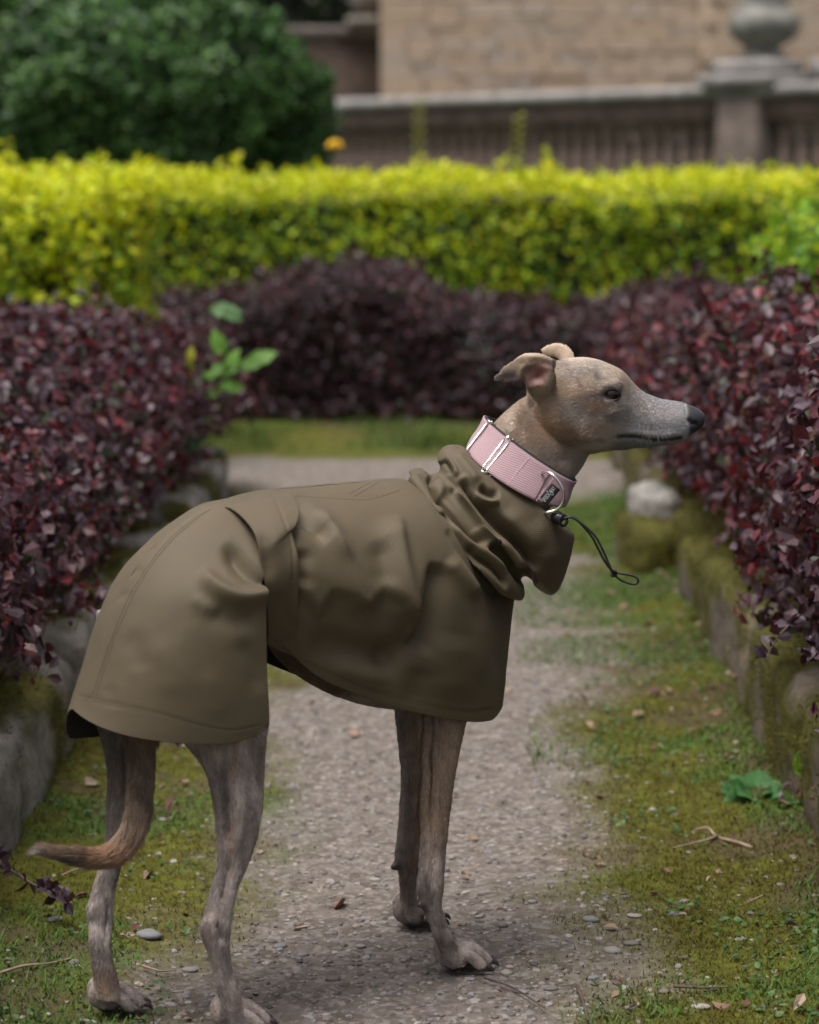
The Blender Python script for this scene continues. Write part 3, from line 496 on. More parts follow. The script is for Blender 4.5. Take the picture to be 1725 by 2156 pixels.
# broad-leaved weed, seedling with nodding bud, green sapling in the hedge end, barberry twig, dandelion
def leafy(name, label, base, specs, mt, cat, wid=1.15, stem_r=.0012, stemcol=None, smooth=True):
    """specs: (tip pixel/point, length, up-vector, colour)"""
    root = empty(name, base, label, cat); M_st = plain(name + " stem", stemcol or (.10, .13, .04), .6)
    for P, d, up, L_, c in specs:
        P = np.asarray(P, float); d = np.asarray(d, float); d /= np.linalg.norm(d); Z = np.asarray(up, float); Z = Z - (Z @ d) * d; Z /= np.linalg.norm(Z); Rm = np.stack([np.cross(d, Z), d, Z], -1)
        u, v = np.meshgrid(np.linspace(0, 1, 9), np.linspace(-1, 1, 7), indexing='ij'); wv = .36 * np.sin(np.pi * np.clip(u, .01, 1) ** .8) ** .8 * (1 + .10 * np.sin(u * 22 + v * 2)) * wid; G_ = np.stack([v * wv, u, .10 * v ** 2 * (1 - u) - .25 * u ** 2 + .03 * np.sin(u * 17) * np.abs(v)], -1) * L_
        V_ = (G_.reshape(-1, 3) @ Rm.T) + P; cc_ = np.tile(c, (len(V_), 1)) * (1 + .25 * (np.abs(v.ravel())[:, None] < .1)); obj("leaf", V_, grid_faces(9, 7), mt, root, col=cc_)
        b = np.asarray(base, float); obj("stem", *tube(crom([b, (b + P) / 2 + UPV * .006, P, P + d * L_ * .9 + Z * -.2 * L_], 12), np.linspace(stem_r, stem_r * .4, 12), 6), M_st, root)
    return root
g = np.random.default_rng(23); b = Pz(1592, 1692)
leafy("broadleaf_weed", "low rosette weed with broad dark green leaves by the mossy stones", b, [(b + np.array([math.cos(a), math.sin(a), .6]) * .010, (math.cos(a), math.sin(a) * .8, .30 + .55 * (k % 3) / 2), (-.3 * math.cos(a), -.5, 1), .030 + .022 * ((k * 7) % 5) / 4, np.array((.06, .16, .05)) * (.65 + .2 * (k % 4))) for k, a in enumerate(np.linspace(.2, 12.6, 22))], M_priv, "weed", 1.25, .002)
b = Pz(1685, 1722); P1 = b + np.array([0, 0, .03])
sd = [(b + np.array([.0, -.01, .060]), (-.1, -.1, 1), (0, -1, .1), .036, (.16, .30, .03)), (b + np.array([0, 0, .058]), (1, -.2, .25), (0, 0, 1), .022, (.10, .21, .04)), (b + UPV * .022, (-1, -.3, -.1), (0, 0, 1), .03, (.08, .17, .04)), (b + UPV * .024, (1, -.3, .1), (0, 0, 1), .036, (.07, .16, .04)), (b + UPV * .018, (-.8, -.6, .5), (0, 0, 1), .03, (.10, .20, .06)), (b + UPV * .012, (.6, -.8, .1), (0, 0, 1), .026, (.08, .17, .04))]
sdl = leafy("seedling", "small upright seedling with one lime leaf and a nodding bud at the stones", b, sd, M_priv, "seedling", .95, .0012, (.20, .12, .10))
bp = [Pz(1668, 1700) + UPV * z_ for z_ in (0, .02)]; obj("bud_stem", *tube(crom([b, Pz(1672, 1722) + UPV * .03, Pz(1664, 1722) + UPV * .047, Pz(1650, 1722) + UPV * .045, Pz(1644, 1722) + UPV * .034], 16), .0010, 6), plain("bud stalk", (.20, .10, .12), .6), sdl); obj("bud", *ellipsoid(Pz(1643, 1722) + UPV * .030, [.0025, .0025, .005], 8, 10), plain("bud", (.30, .18, .30), .6), sdl)
b = ST(-.56, 5.6, .30); tb = 5.35
gl = [((405, 830), (.30, 0, .8)), ((430, 800), (.7, 0, .75)), ((455, 790), (.8, -.1, .5)), ((480, 770), (.5, 0, .9)), ((500, 775), (1, 0, .35)), ((520, 770), (.9, 0, .55)), ((425, 830), (.9, 0, .15)), ((460, 815), (1, 0, .1)), ((440, 655), (1, 0, .1)), ((470, 660), (.9, 0, -.2)), ((470, 745), (-.4, 0, 1))]
leafy("green_sapling", "fresh green sapling leaves poking out of the purple hedge end", b, [(Py(x, y, tb + .02 * (k % 3)), d, (-.2, -.8, .6), .046 + .014 * (k % 3), np.array((.12, .27, .04)) * (.8 + .12 * (k % 4)) if k not in (8, 9) else np.array((.14, .26, .12))) for k, ((x, y), d) in enumerate(gl)] + [(Py(400, 815 - 18 * k, tb), (-.1 + .2 * (k % 2), 0, 1), (0, -1, .2), .034, (.42, .40, .03)) for k in range(4)], M_priv, "sapling", .8, .0022)
b = ST(-.53, 5.2, .33); leafy("green_sapling", "single bluish green leaf hanging on the purple hedge behind the rump", b, [(Py(390, 905, 5.1), (.35, -.2, -1), (.1, -1, .2), .055, (.05, .115, .075))], M_priv, "leaf", 1.3)
def barb_twig(px, label, seed, yy):
    g2 = np.random.default_rng(seed); P = [Py(x, y, d) for (x, y), d in zip(px, yy)]; C_ = crom(P, 30); root = empty("barberry_twig", C_[0], label, "twig"); obj("stem", *tube(C_, np.linspace(.0024, .0010, 30), 7), M_twd, root)
    for k in range(34):
        i = g2.integers(2, 30); d = g2.normal(0, 1, 3) + UPV * .6; d /= np.linalg.norm(d); Z = g2.normal(0, 1, 3) + np.array([0, -.6, .6]); Z -= (Z @ d) * d; Z /= np.linalg.norm(Z); Rm = np.stack([np.cross(d, Z), d, Z], -1); L_ = g2.uniform(.013, .024)
        o = obj("leaf", (LT8 * L_) @ Rm.T + C_[i], [LF3, LF4], M_barb, root, smooth=False, col=np.tile(np.array([(.055, .03, .042), (.075, .045, .06), (.04, .025, .035)][k % 3]), (8, 1)))
    return root
barb_twig([(-30, 1800), (20, 1830), (70, 1862), (120, 1885), (150, 1908)], "purple leaved barberry twig reaching out low beside the dog's tail", 31, [2.72, 2.70, 2.68, 2.66, 2.65])
barb_twig([(1740, 1240), (1690, 1290), (1640, 1340), (1612, 1392)], "barberry spray hanging down over the mossy stones", 33, [2.95, 2.93, 2.92, 2.90])
barb_twig([(1740, 1330), (1715, 1370), (1690, 1400)], "short barberry spray with pale lilac leaves above the thick moss", 34, [2.84, 2.82, 2.80])
dd_ = empty("dandelion", ST(-.28, 9.3, .7), "single yellow flower standing above the golden hedge", "flower"); fp = Py(706, 314, 9.25); obj("stem", *tube(np.array([ST(-.28, 9.6, .4), fp + [0, .05, -.1], fp]), .003, 6), plain("flower stem", (.10, .16, .04), .6), dd_)
Vp = []
for k in range(60):
    a = k * 2.4; e = .25 + 1.1 * (k / 60); d = np.array([math.cos(a) * math.cos(e), math.sin(a) * math.cos(e), math.sin(e)]); Vp.append(tube(np.array([fp, fp + d * .02, fp + d * .036]), [.003, .006, .002], 4))
obj("petals", *merge(Vp), plain("yellow petal", (.70, .42, .01), .6), dd_)
for px_, top in ((880, 215), (1090, 245)):
    b = Py(px_, 360, 9.3); root = empty("privet_shoot", b, ("taller" if px_ < 1000 else "shorter") + " thin golden privet shoot standing above the hedge before the balustrade", "shoot", "privet shoots above the hedge"); e = Py(px_ + 2, top, 9.3); obj("stem", *tube(np.array([b, (b + e) / 2, e]), [.003, .0025, .001], 6), M_bark, root)
    for k in range(14):
        q = b + (e - b) * (k / 13); sgn = 1 if k % 2 else -1; d = np.array([sgn * .8, -.3, .5]); d /= np.linalg.norm(d); Z = np.array([0, -.5, .85]); Z -= (Z @ d) * d; Z /= np.linalg.norm(Z); obj("leaf", (LT8 * .032) @ np.stack([np.cross(d, Z), d, Z], -1).T + q, [LF3, LF4], M_priv, root, smooth=False, col=np.tile((.33, .36, .03), (8, 1)))
# ================================================================== sculpting helpers
def stroke_field(PX, PY, S):
    """sum of soft creases: each stroke = (points, amp_mm, width_left, width_right[, taper]) ; drawn downwards"""
    out_ = np.zeros(len(PX))
    for s in S:
        pts, amp, wl, wr = s[:4]; tp = s[4] if len(s) > 4 else 0.25
        P = np.asarray(pts, float)
        if len(P) > 2: P = crom(P, 6 * len(P))
        m = max(wl, wr) * 2.6
        sel = np.where((PX > P[:, 0].min() - m) & (PX < P[:, 0].max() + m) & (PY > P[:, 1].min() - m) & (PY < P[:, 1].max() + m))[0]
        if not len(sel): continue
        x, y = PX[sel], PY[sel]; best = np.full(len(sel), 1e9); bt = np.zeros(len(sel)); bs = np.zeros(len(sel))
        sl_ = np.linalg.norm(np.diff(P, axis=0), axis=1); cum = np.concatenate([[0], np.cumsum(sl_)]); tot = cum[-1] + 1e-9
        for i in range(len(P) - 1):
            d = P[i + 1] - P[i]; ex, ey = x - P[i, 0], y - P[i, 1]
            t = np.clip((ex * d[0] + ey * d[1]) / (d @ d + 1e-9), 0, 1)
            dist = np.hypot(ex - t * d[0], ey - t * d[1]); cr = d[0] * ey - d[1] * ex
            up = dist < best; best = np.where(up, dist, best); bt = np.where(up, (cum[i] + t * sl_[i]) / tot, bt); bs = np.where(up, cr, bs)
        wd = np.where(bs < 0, wr, wl)
        tape = sstep(0, tp, bt) * sstep(0, tp, 1 - bt) if tp > 0 else 1.0
        out_[sel] += amp * 1e-3 * np.exp(-(best / wd) ** 2) * tape
    return out_
def vnormals(V, Q):
    n = np.zeros_like(V); a = V[Q[:, 2]] - V[Q[:, 0]]; b = V[Q[:, 3 if Q.shape[1] > 3 else 1]] - V[Q[:, 1 if Q.shape[1] > 3 else 0]]
    c = np.cross(a, b)
    for k in range(Q.shape[1]): np.add.at(n, Q[:, k], c)
    return n / (np.linalg.norm(n, axis=1)[:, None] + 1e-12)
def laplace(V, E, it, lam=0.5, wt=None):
    n = len(V); deg = np.bincount(E.ravel(), minlength=n)[:, None].astype(float); deg[deg == 0] = 1
    for _ in range(it):
        S = np.stack([np.bincount(E[:, 0], V[E[:, 1], k], n) + np.bincount(E[:, 1], V[E[:, 0], k], n) for k in range(3)], 1) / deg
        d = lam * (S - V); V = V + (d if wt is None else d * wt[:, None])
    return V

# ================================================================== the dog's body: lofted limbs fused into one skin
PARTS, CHAIN = [], []
TH = np.linspace(0, 2 * np.pi, 28, endpoint=False)
def chain(P, reg):
    for a, b in zip(P[:-1], P[1:]): CHAIN.append((np.array(a), np.array(b), reg))
def limb(rows, reg, n=None):
    """rows: (y, x_left, x_right, w, depth_ratio) horizontal slices seen from the side"""
    A = crom(np.array(rows, float), n or len(rows) * 4); R, C = [], []
    for y, xl, xr, w_, dr in A:
        sh = 2.4 * float(sstep(1520, 1620, y)); xl, xr = xl + sh, xr - sh
        c = Pw((xl + xr) / 2, y, w_); h = (xr - xl) / 2 * np.linalg.norm(c - CAMP) / FPX
        R.append(c + np.cos(TH)[:, None] * h * np.array([1, 0, 0]) + np.sin(TH)[:, None] * h * dr * np.array([0.0, 1, 0])); C.append(c)
    PARTS.append(rings(np.array(R)[:, ::-1])); chain(C[::3] + [C[-1]], reg)
def hose(pts, reg=None, dr=0.85, n=None, m=24):
    """pts: (3D centre, radius) ; elliptical tube, depth radius = dr * radius"""
    C = crom(np.array([p[0] for p in pts]), n or len(pts) * 5); r = crom(np.array([[p[1]] for p in pts]), len(C))[:, 0]
    if np.ndim(dr): dr = crom(np.array(dr, float)[:, None], len(C))[:, 0]
    else: dr = np.full(len(C), dr)
    T = np.gradient(C, axis=0); T /= np.linalg.norm(T, axis=1)[:, None]
    A = np.cross(T, [0, 1, 0]); A /= np.linalg.norm(A, axis=1)[:, None]; B = np.cross(T, A)
    th = np.linspace(0, 2 * np.pi, m, endpoint=False)
    R = C[:, None] + r[:, None, None] * (np.cos(th)[None, :, None] * A[:, None] + dr[:, None, None] * np.sin(th)[None, :, None] * B[:, None])
    PARTS.append(rings(R)); 
    if reg is not None: chain(list(C[::2]) + [C[-1]], reg)
YH = 2.63
MPP = YH / FPX / math.cos(PITCH) * 0.997
wRF, wLF, wRH, wLH = footw(965, 2052), footw(876, 1957), footw(520, 2176), footw(238, 2141)
print("foot w", wRF, wLF, wRH, wLH)
# torso: (px, top, bottom, half-width)
tr_ = crom(np.array([(262, 1290, 1420, .014), (290, 1240, 1470, .03), (340, 1180, 1480, .046), (420, 1118, 1470, .056), (500, 1080, 1390, .056), (560, 1054, 1348, .058), (620, 1045, 1415, .064),
                     (700, 1036, 1462, .07), (780, 1030, 1486, .076), (860, 1030, 1492, .078), (930, 1080, 1465, .062), (985, 1150, 1400, .046), (1020, 1220, 1330, .02)], float), 48)
R = []
for x, t, b, hw in tr_:
    p, q = Pw(x, t, 0), Pw(x, b, 0); c = (p + q) / 2; h = (p[2] - q[2]) / 2
    R.append(c + np.cos(TH)[:, None] * hw * RT + np.sin(TH)[:, None] * h * UPV)
PARTS.append(rings(np.array(R))); C = [r.mean(0) for r in R][::-1]; chain(C[::4], 'torso')
# near fore leg
limb([(1240, 860, 1010, .040, .4), (1350, 868, 1008, .05, .4), (1450, 874, 998, .056, .45), (1527, 878, 981, .058, .55), (1586, 881, 970, .058, .62), (1645, 881, 960, .058, .66), (1705, 882, 952, .058, .7),
      (1764, 883, 945, .059, .74), (1823, 880, 939, .060, .78), (1853, 877, 937, .060, .82), (1883, 876, 935, .060, .85), (1912, 884, 933, .061, .9), (1942, 900, 943, .062, .9), (1972, 912, 954, .062, .9),
      (1992, 921, 965, wRF, .95), (2012, 929, 975, wRF, 1.0), (2030, 938, 982, wRF, 1.0)], 'foreleg')
# far fore leg
limb([(1300, 800, 920, -.045, .4), (1450, 822, 915, -.06, .45), (1527, 834, 908, -.068, .6), (1586, 838, 903, -.074, .65), (1645, 841, 898, -.08, .7), (1705, 838, 893, -.085, .75), (1764, 833, 889, -.09, .8),
      (1795, 829, 887, -.094, .82), (1815, 828, 885, -.096, .84), (1850, 838, 884, -.1, .88), (1885, 842, 880, wLF, .9), (1912, 846, 882, wLF, .95), (1935, 852, 888, wLF, 1.0)], 'foreleg')
# near hind leg
limb([(1250, 350, 520, .045, .25), (1380, 340, 552, .058, .28), (1470, 345, 562, .066, .3), (1525, 352, 565, .07, .32), (1563, 385, 564, .071, .36), (1600, 414, 561, .072, .4), (1637, 434, 559, .073, .44), (1692, 446, 557, .074, .5), (1730, 450, 552, .074, .52),
      (1766, 453, 545, .074, .54), (1822, 453, 526, .074, .6), (1870, 441, 505, .075, .62), (1915, 430, 496, .076, .62), (1945, 421, 491, .077, .66), (1965, 420, 489, .077, .68), (1996, 431, 487, .078, .78), (2026, 441, 490, .079, .84),
      (2063, 450, 497, .08, .88), (2107, 463, 511, wRH, .92), (2137, 472, 524, wRH, .95), (2160, 480, 536, wRH, 1)], 'hindleg')
# far hind leg
limb([(1280, 200, 330, -.04, .3), (1420, 196, 340, -.05, .35), (1507, 198, 344, -.052, .36), (1540, 206, 338, -.052, .38), (1574, 215, 325, -.052, .42), (1618, 222, 306, -.051, .5), (1692, 222, 290, -.05, .6), (1748, 219, 279, -.048, .66), (1785, 215, 268, -.047, .7), (1833, 203, 257, -.046, .72),
      (1870, 193, 247, -.045, .72), (1907, 182, 242, -.044, .72), (1941, 183, 242, -.043, .76), (1970, 184, 238, wLH, .82), (2007, 188, 239, wLH, .88), (2044, 194, 245, wLH, .9), (2078, 199, 254, wLH, .95), (2102, 203, 262, wLH, 1)], 'hindleg')
# tail
tl = [(290, 1380, 31), (291, 1450, 31), (291, 1511, 31), (297, 1581, 27), (297, 1637, 26), (294, 1692, 26), (287, 1729, 25.5), (275, 1759, 25), (252, 1787, 24), (215, 1803, 21.5), (167, 1803, 17.5), (130, 1797, 13), (95, 1790, 9), (76, 1796, 3)]
hose([(Pw(x, y, -.012 + .05 * sstep(1600, 1800, y)), r * .84 * 2.36 / FPX) for x, y, r in tl], 'tail', dr=0.85, n=60)
# paws : toes splay from a small pad
def paw(px, py, head, size=1.0, back=0.0, lift=0.0):
    g = Pz(px, py); a = math.radians(head); fd = np.array([math.cos(a), math.sin(a), 0]); sd = np.array([math.sin(a), -math.cos(a), 0])
    P = lambda f, s, z: g + (fd * f + sd * s) * size + UPV * z * size
    for k, (s, f) in enumerate([(-.0245, -.004), (-.0083, .009), (.0083, .009), (.0245, -.004)]):
        hose([(P(-.012, s * .55, .032), .0082 * size), (P(.008 + f, s * .85, .031), .0080 * size), (P(.022 + f, s * 1.0, .0225), .0076 * size), (P(.032 + f, s * 1.04, .0115), .0078 * size), (P(.036 + f, s * 1.04, .0085), .0055 * size)], 'paw', dr=0.92, n=18, m=16)
        CLAWS.append((P(.036 + f, s * 1.08, .0125), P(.044 + f, s * 1.1, .009), P(.048 + f, s * 1.12, .003)))
    PARTS.append(ellipsoid(P(.0, 0, .017), [.018 * size, .018 * size, .0165 * size]))
    PARTS.append(ellipsoid(P(-.012, 0, .03), [.016 * size, .017 * size, .022 * size]))
CLAWS = []
paw(957, 2043, 16, 0.84); paw(866, 1951, 30, 0.84); paw(490, 2172, 20, 0.80); paw(229, 2132, 12, 0.78)
# carpal (stopper) pads and hock points
for (x, y, w_, r) in [(882, 1906, .062, 10.5), (829, 1826, -.098, 11)]:
    c = Pw(x, y, w_); PARTS.append(ellipsoid(c, np.array([r, r * .9, r * .95]) * 2.6 / FPX)); CHAIN.append((c, c - UPV * .01, 'pad'))
for (x, y, w_, r) in [(430, 1950, .077, 12), (190, 1918, -.043, 12)]:
    c = Pw(x, y, w_); PARTS.append(ellipsoid(c, np.array([r, r * .55, r * 1.6]) * 2.4 / FPX))
# neck
nk = [((1205, 868), 66, 2.630), ((1172, 900), 92, 2.630), ((1130, 944), 101, 2.623), ((1090, 992), 102, 2.615), ((1040, 1060), 104, 2.600), ((970, 1130), 104, 2.575), ((890, 1190), 110, 2.540)]
hose([(Py(p[0], p[1], y), r * MPP) for p, r, y in nk], 'neck', dr=[.5, .52, .56, .58, .6, .5, .4], n=36, m=32)
# head: slices across the long axis: (px, top, bottom, half-width, tallness of widest point 0..1, squareness)
hd = crom(np.array([(1112, 800, 880, .018, .5, 2.0), (1130, 780, 910, .03, .5, 2.0), (1155, 765, 935, .039, .5, 2.1), (1190, 757, 950, .0445, .52, 2.2), (1225, 753, 953, .0455, .54, 2.2), (1258, 758, 952, .0435, .56, 2.2), (1288, 770, 948, .0385, .55, 2.15),
                     (1310, 782, 947, .0335, .5, 2.1), (1326, 798, 945, .029, .45, 2.1), (1342, 815, 943, .0265, .4, 2.15), (1362, 829, 942, .0245, .36, 2.2), (1392, 840, 938, .0225, .34, 2.25), (1420, 845, 934, .0205, .34, 2.3), (1440, 848, 928, .0185, .4, 2.4),
                     (1458, 854, 914, .0165, .5, 2.4), (1470, 860, 906, .014, .5, 2.3), (1480, 867, 898, .0095, .5, 2.1), (1485, 876, 888, .003, .5, 2.0)], float), 90)
R = []; HC = []
th = np.linspace(0, 2 * np.pi, 48, endpoint=False)
for x, t, b, hw, wz, ex in hd:
    pt, pb = Py(x, t, YH), Py(x, b, YH); zc = pb[2] + (pt[2] - pb[2]) * wz
    c_, s_ = np.cos(th), np.sin(th)
    yy = np.sign(c_) * np.abs(c_) ** (2 / ex) * hw; zz = np.sign(s_) * np.abs(s_) ** (2 / ex)
    zz = np.where(zz > 0, zz * (pt[2] - zc), zz * (zc - pb[2]))
    R.append(np.stack([np.full(48, (pt[0] + pb[0]) / 2), YH + yy, zc + zz], 1)); HC.append(R[-1].mean(0))
PARTS.append(rings(np.array(R)[::-1])); chain([h for h in HC[::-1][::5]], 'head')
for sy in (-1, 1):
    for (x, y, dy, ax) in [(1228, 885, .031, (34, 40, .016)), (1283, 808, .0285, (24, 13, .010)), (1270, 860, .033, (34, 14, .009)), (1345, 903, .0165, (40, 16, .008)), (1452, 884, .0085, (22, 21, .0085))]:
        c = Py(x, y, YH); c[1] += sy * dy; PARTS.append(ellipsoid(c, [ax[0] * MPP, ax[2], ax[1] * MPP]))
# near ear: cup plus folded-back flap ; far ear : folded button
hose([(Py(1150, 838, YH - .032), 22 * MPP), (Py(1142, 815, YH - .042), 31 * MPP), (Py(1135, 790, YH - .047), 33 * MPP), (Py(1130, 768, YH - .045), 28 * MPP), (Py(1128, 753, YH - .043), 15 * MPP)], 'ear', dr=.42, n=26)
hose([(Py(1168, 772, YH - .042), 11 * MPP), (Py(1145, 762, YH - .047), 16 * MPP), (Py(1112, 764, YH - .050), 22 * MPP), (Py(1088, 778, YH - .051), 22 * MPP), (Py(1064, 790, YH - .052), 17.5 * MPP), (Py(1047, 796, YH - .053), 12 * MPP), (Py(1038, 797, YH - .053), 5 * MPP)], 'ear', dr=[.5, .4, .24, .18, .18, .2, .3], n=32)
hose([(Py(1200, 768, YH + .03), 14 * MPP), (Py(1192, 748, YH + .036), 17 * MPP), (Py(1176, 738, YH + .040), 17 * MPP), (Py(1156, 738, YH + .043), 13.5 * MPP), (Py(1140, 742, YH + .045), 8 * MPP)], 'ear', dr=.42, n=26)

V, Fs = merge(PARTS)
tmp = link("tmp", make_mesh("tmp", V, Fs)); md = tmp.modifiers.new("r", 'REMESH'); md.mode = 'VOXEL'; md.voxel_size = 0.0022; md.use_smooth_shade = True
dg = bpy.context.evaluated_depsgraph_get(); ev = tmp.evaluated_get(dg); me0 = ev.to_mesh()
n = len(me0.vertices); V = np.empty(n * 3, np.float32); me0.vertices.foreach_get("co", V); V = V.reshape(-1, 3).astype(float)
lt = np.empty(len(me0.polygons), np.int32); me0.polygons.foreach_get("loop_total", lt); li = np.empty(len(me0.loops), np.int32); me0.loops.foreach_get("vertex_index", li)
E = np.empty(len(me0.edges) * 2, np.int32); me0.edges.foreach_get("vertices", E); E = E.reshape(-1, 2)
assert (lt == 4).all(); Q = li.reshape(-1, 4).copy(); ev.to_mesh_clear(); bpy.data.objects.remove(tmp)
# keep the largest connected skin (drop any internal shells)
lab = np.arange(n)
for _ in range(400):
    m_ = np.minimum(lab[E[:, 0]], lab[E[:, 1]]); old = lab.copy(); np.minimum.at(lab, E[:, 0], m_); np.minimum.at(lab, E[:, 1], m_); lab = lab[lab]
    if (lab == old).all(): break
big = np.bincount(lab).argmax(); keep = lab == big; remap = np.cumsum(keep) - 1
Q = remap[Q[keep[Q[:, 0]]]]; E = remap[E[keep[E[:, 0]]]]; V = V[keep]
# smooth: little on ears and toes, more on the trunk joints
PX, PY_ = proj(V)
earw = np.clip(1 - ((PX > 1025) & (PX < 1215) & (PY_ < 835)) * 0.6 - ((PX > 1290) & (PY_ < 960)) * 0.2, 0.3, 1)
paww = np.where(V[:, 2] < 0.05, 0.12, 1.0)
V = laplace(V, E, 5, 0.5, earw * paww)
V = laplace(V, E, 14, 0.5, np.where(((PX > 1030) & (PY_ < 960)) | (V[:, 2] < .06), 0.0, 1.0))
N_ = vnormals(V, Q)
if ((V - V.mean(0)) * N_).sum(1).mean() < 0: Q = Q[:, ::-1]; N_ = -N_
vd = CAMP - V; vd /= np.linalg.norm(vd, axis=1)[:, None]
facing = sstep(0.0, 0.25, (N_ * vd).sum(1))
PX, PY_ = proj(V)
S = [  # head details
    ([(1442, 919), (1409, 926), (1375, 926), (1342, 920), (1309, 919), (1294, 925)][::-1], -2.6, 3.2, 3.2, .06),
    ([(1294, 914), (1340, 911), (1390, 916), (1440, 910)], 1.1, 6, 6, .2),
    ([(1268, 834), (1289, 831), (1310, 834)], -3.6, 9, 9, .2),
    ([(1262, 824), (1285, 812), (1310, 820)], 1.3, 5, 5, .2),
    ([(1447, 880), (1456, 890), (1470, 893)], -3.0, 3.4, 3.4, .1),
    ([(1325, 850), (1375, 862), (1430, 872)], -1.0, 12, 12, .3),
    ([(1240, 780), (1262, 800), (1276, 815)], -0.8, 9, 9, .3),
    ([(1115, 768), (1120, 790), (1128, 812)], -7.5, 13, 20, .3), ([(1140, 772), (1138, 792), (1132, 810)], -6.0, 12, 14, .3),
    ([(1104, 764), (1096, 785), (1094, 812), (1102, 832)], 2.6, 4.5, 4.5, .15), ([(1108, 752), (1140, 752), (1172, 768)], 1.8, 5, 5, .2),
    ([(1092, 790), (1070, 795), (1050, 797)], -1.2, 8, 8, .3),
    ([(1130, 835), (1112, 870), (1100, 930)], -2.2, 11, 9, .3), ([(1098, 845), (1085, 880), (1080, 930)], 1.4, 12, 12, .3),
    ([(1240, 930), (1200, 950), (1180, 985)], -2.0, 16, 16, .3), ([(1262, 860), (1250, 890), (1240, 920)], -1.2, 9, 9, .3),
    # near hind leg: groove in front of the achilles, hock
    ([(470, 1650), (478, 1720), (482, 1790)], -2.4, 9, 11, .3), ([(484, 1800), (474, 1860), (464, 1915)], -2.4, 7, 6, .3), ([(498, 1640), (506, 1720), (500, 1800)], 1.4, 14, 12, .3),
    ([(452, 1935), (462, 1965), (468, 1990)], -1.4, 7, 7, .3),
    # near fore leg tendon and carpal
    ([(902, 1560), (904, 1660), (903, 1780)], -1.8, 6, 8, .3), ([(900, 1850), (906, 1890), (914, 1920)], -1.2, 6, 6, .3), ([(920, 1800), (918, 1850), (916, 1890)], 1.2, 10, 10, .3),
    ([(232, 1880), (226, 1940), (222, 2000)], -1.4, 7, 7, .3), ([(258, 1540), (262, 1620), (258, 1700)], -2.5, 7, 7, .3),
]
V = V + N_ * (stroke_field(PX, PY_, S) * facing * np.where(PY_ > 1400, 2.4, 1.0))[:, None]
V = V + N_ * ((fbm(V, 55, 3, 5) - .5) * .0012)[:, None]
V[:, 2] = np.maximum(V[:, 2], 0.0025)
N_ = vnormals(V, Q); PX, PY_ = proj(V)
# nearest limb: gives coat direction and region
best = np.full(len(V), 1e9); DIR = np.zeros((len(V), 3)); REG = np.zeros(len(V), int); rn = ['torso', 'foreleg', 'hindleg', 'tail', 'paw', 'neck', 'head', 'ear', 'pad']
for a, b, g in CHAIN:
    d = b - a; t = np.clip(((V - a) @ d) / (d @ d + 1e-12), 0, 1); ds = np.linalg.norm(V - a - t[:, None] * d, axis=1) * (0.75 if g in ('tail', 'ear', 'pad', 'paw') else 1.0)
    if g == 'ear': ds = np.where(((PX < 1166) & (PY_ < 832) & (V[:, 1] < YH - .030)) | ((PY_ < 756) & (V[:, 1] > YH + .012)) | ((PX < 1100) & (PY_ < 815)), ds, 9.0)
    u = ds < best; best = np.where(u, ds, best); DIR[u] = d / (np.linalg.norm(d) + 1e-9); REG[u] = rn.index(g)
for _ in range(40):
    DIR = .5 * DIR + .5 * np.stack([np.bincount(E[:, 0], DIR[E[:, 1], k], len(V)) + np.bincount(E[:, 1], DIR[E[:, 0], k], len(V)) for k in range(3)], 1) / np.bincount(E.ravel(), minlength=len(V))[:, None]
# ---- pigment, with some shade and highlight painted in
def blob(x, y, rx, ry, p=1.0): return np.exp(-(((PX - x) / rx) ** 2 + ((PY_ - y) / ry) ** 2) ** p)
tan, lite, grey, dark, black, pink = (np.array(c) for c in [(.31, .225, .16), (.47, .395, .325), (.205, .185, .185), (.10, .078, .068), (.014, .013, .014), (.22, .085, .08)])
def mixc(C, c, f): f = np.clip(f, 0, 1)[:, None]; return C * (1 - f) + c * f
Nw = fbm(V, 24, 4, 3); N2 = fbm(V * np.array([1, 1, .35]), 60, 3, 9); N3 = fbm(V, 160, 2, 21)
RM = np.stack([(REG == i).astype(float) for i in range(9)], 1)
deg_ = np.bincount(E.ravel(), minlength=len(V))[:, None].astype(float)
for _ in range(26):
    RM = .5 * RM + .5 * np.stack([np.bincount(E[:, 0], RM[E[:, 1], k], len(V)) + np.bincount(E[:, 1], RM[E[:, 0], k], len(V)) for k in range(9)], 1) / deg_
isR = lambda *k: np.clip(sum(RM[:, rn.index(x)] for x in k), 0, 1)
C = np.tile(tan, (len(V), 1))
leg = isR('foreleg', 'hindleg', 'paw', 'pad')
C = mixc(C, np.array([.34, .29, .275]), leg * (.55 + .9 * (Nw - .5) + .3))
C = mixc(C, np.array([.17, .14, .13]), leg * sstep(.46, .66, N2) * .5)
C = mixc(C, np.array([.37, .315, .29]), leg * sstep(.5, .68, Nw) * .5 + leg * .45 * sstep(1800, 2000, PY_) * (PX > 800))
st_ = fbm(np.stack([V[:, 0], V[:, 1], V[:, 2] * .12], -1), 150, 3, 63)
C = mixc(C, np.array([.12, .095, .09]), leg * sstep(.52, .66, st_) * .42)
C = mixc(C, np.array([.44, .37, .34]), leg * sstep(.46, .34, st_) * .5)
C = mixc(C, np.array([.13, .105, .10]), leg * (blob(476, 1720, 9, 90) + blob(470, 1870, 7, 50) + blob(545, 1600, 14, 50) + blob(460, 1960, 12, 20) + blob(905, 1900, 12, 22) * .8 + blob(925, 1970, 8, 40) * .6) * .6)  # dark fur tone, with shade painted into the leg grooves
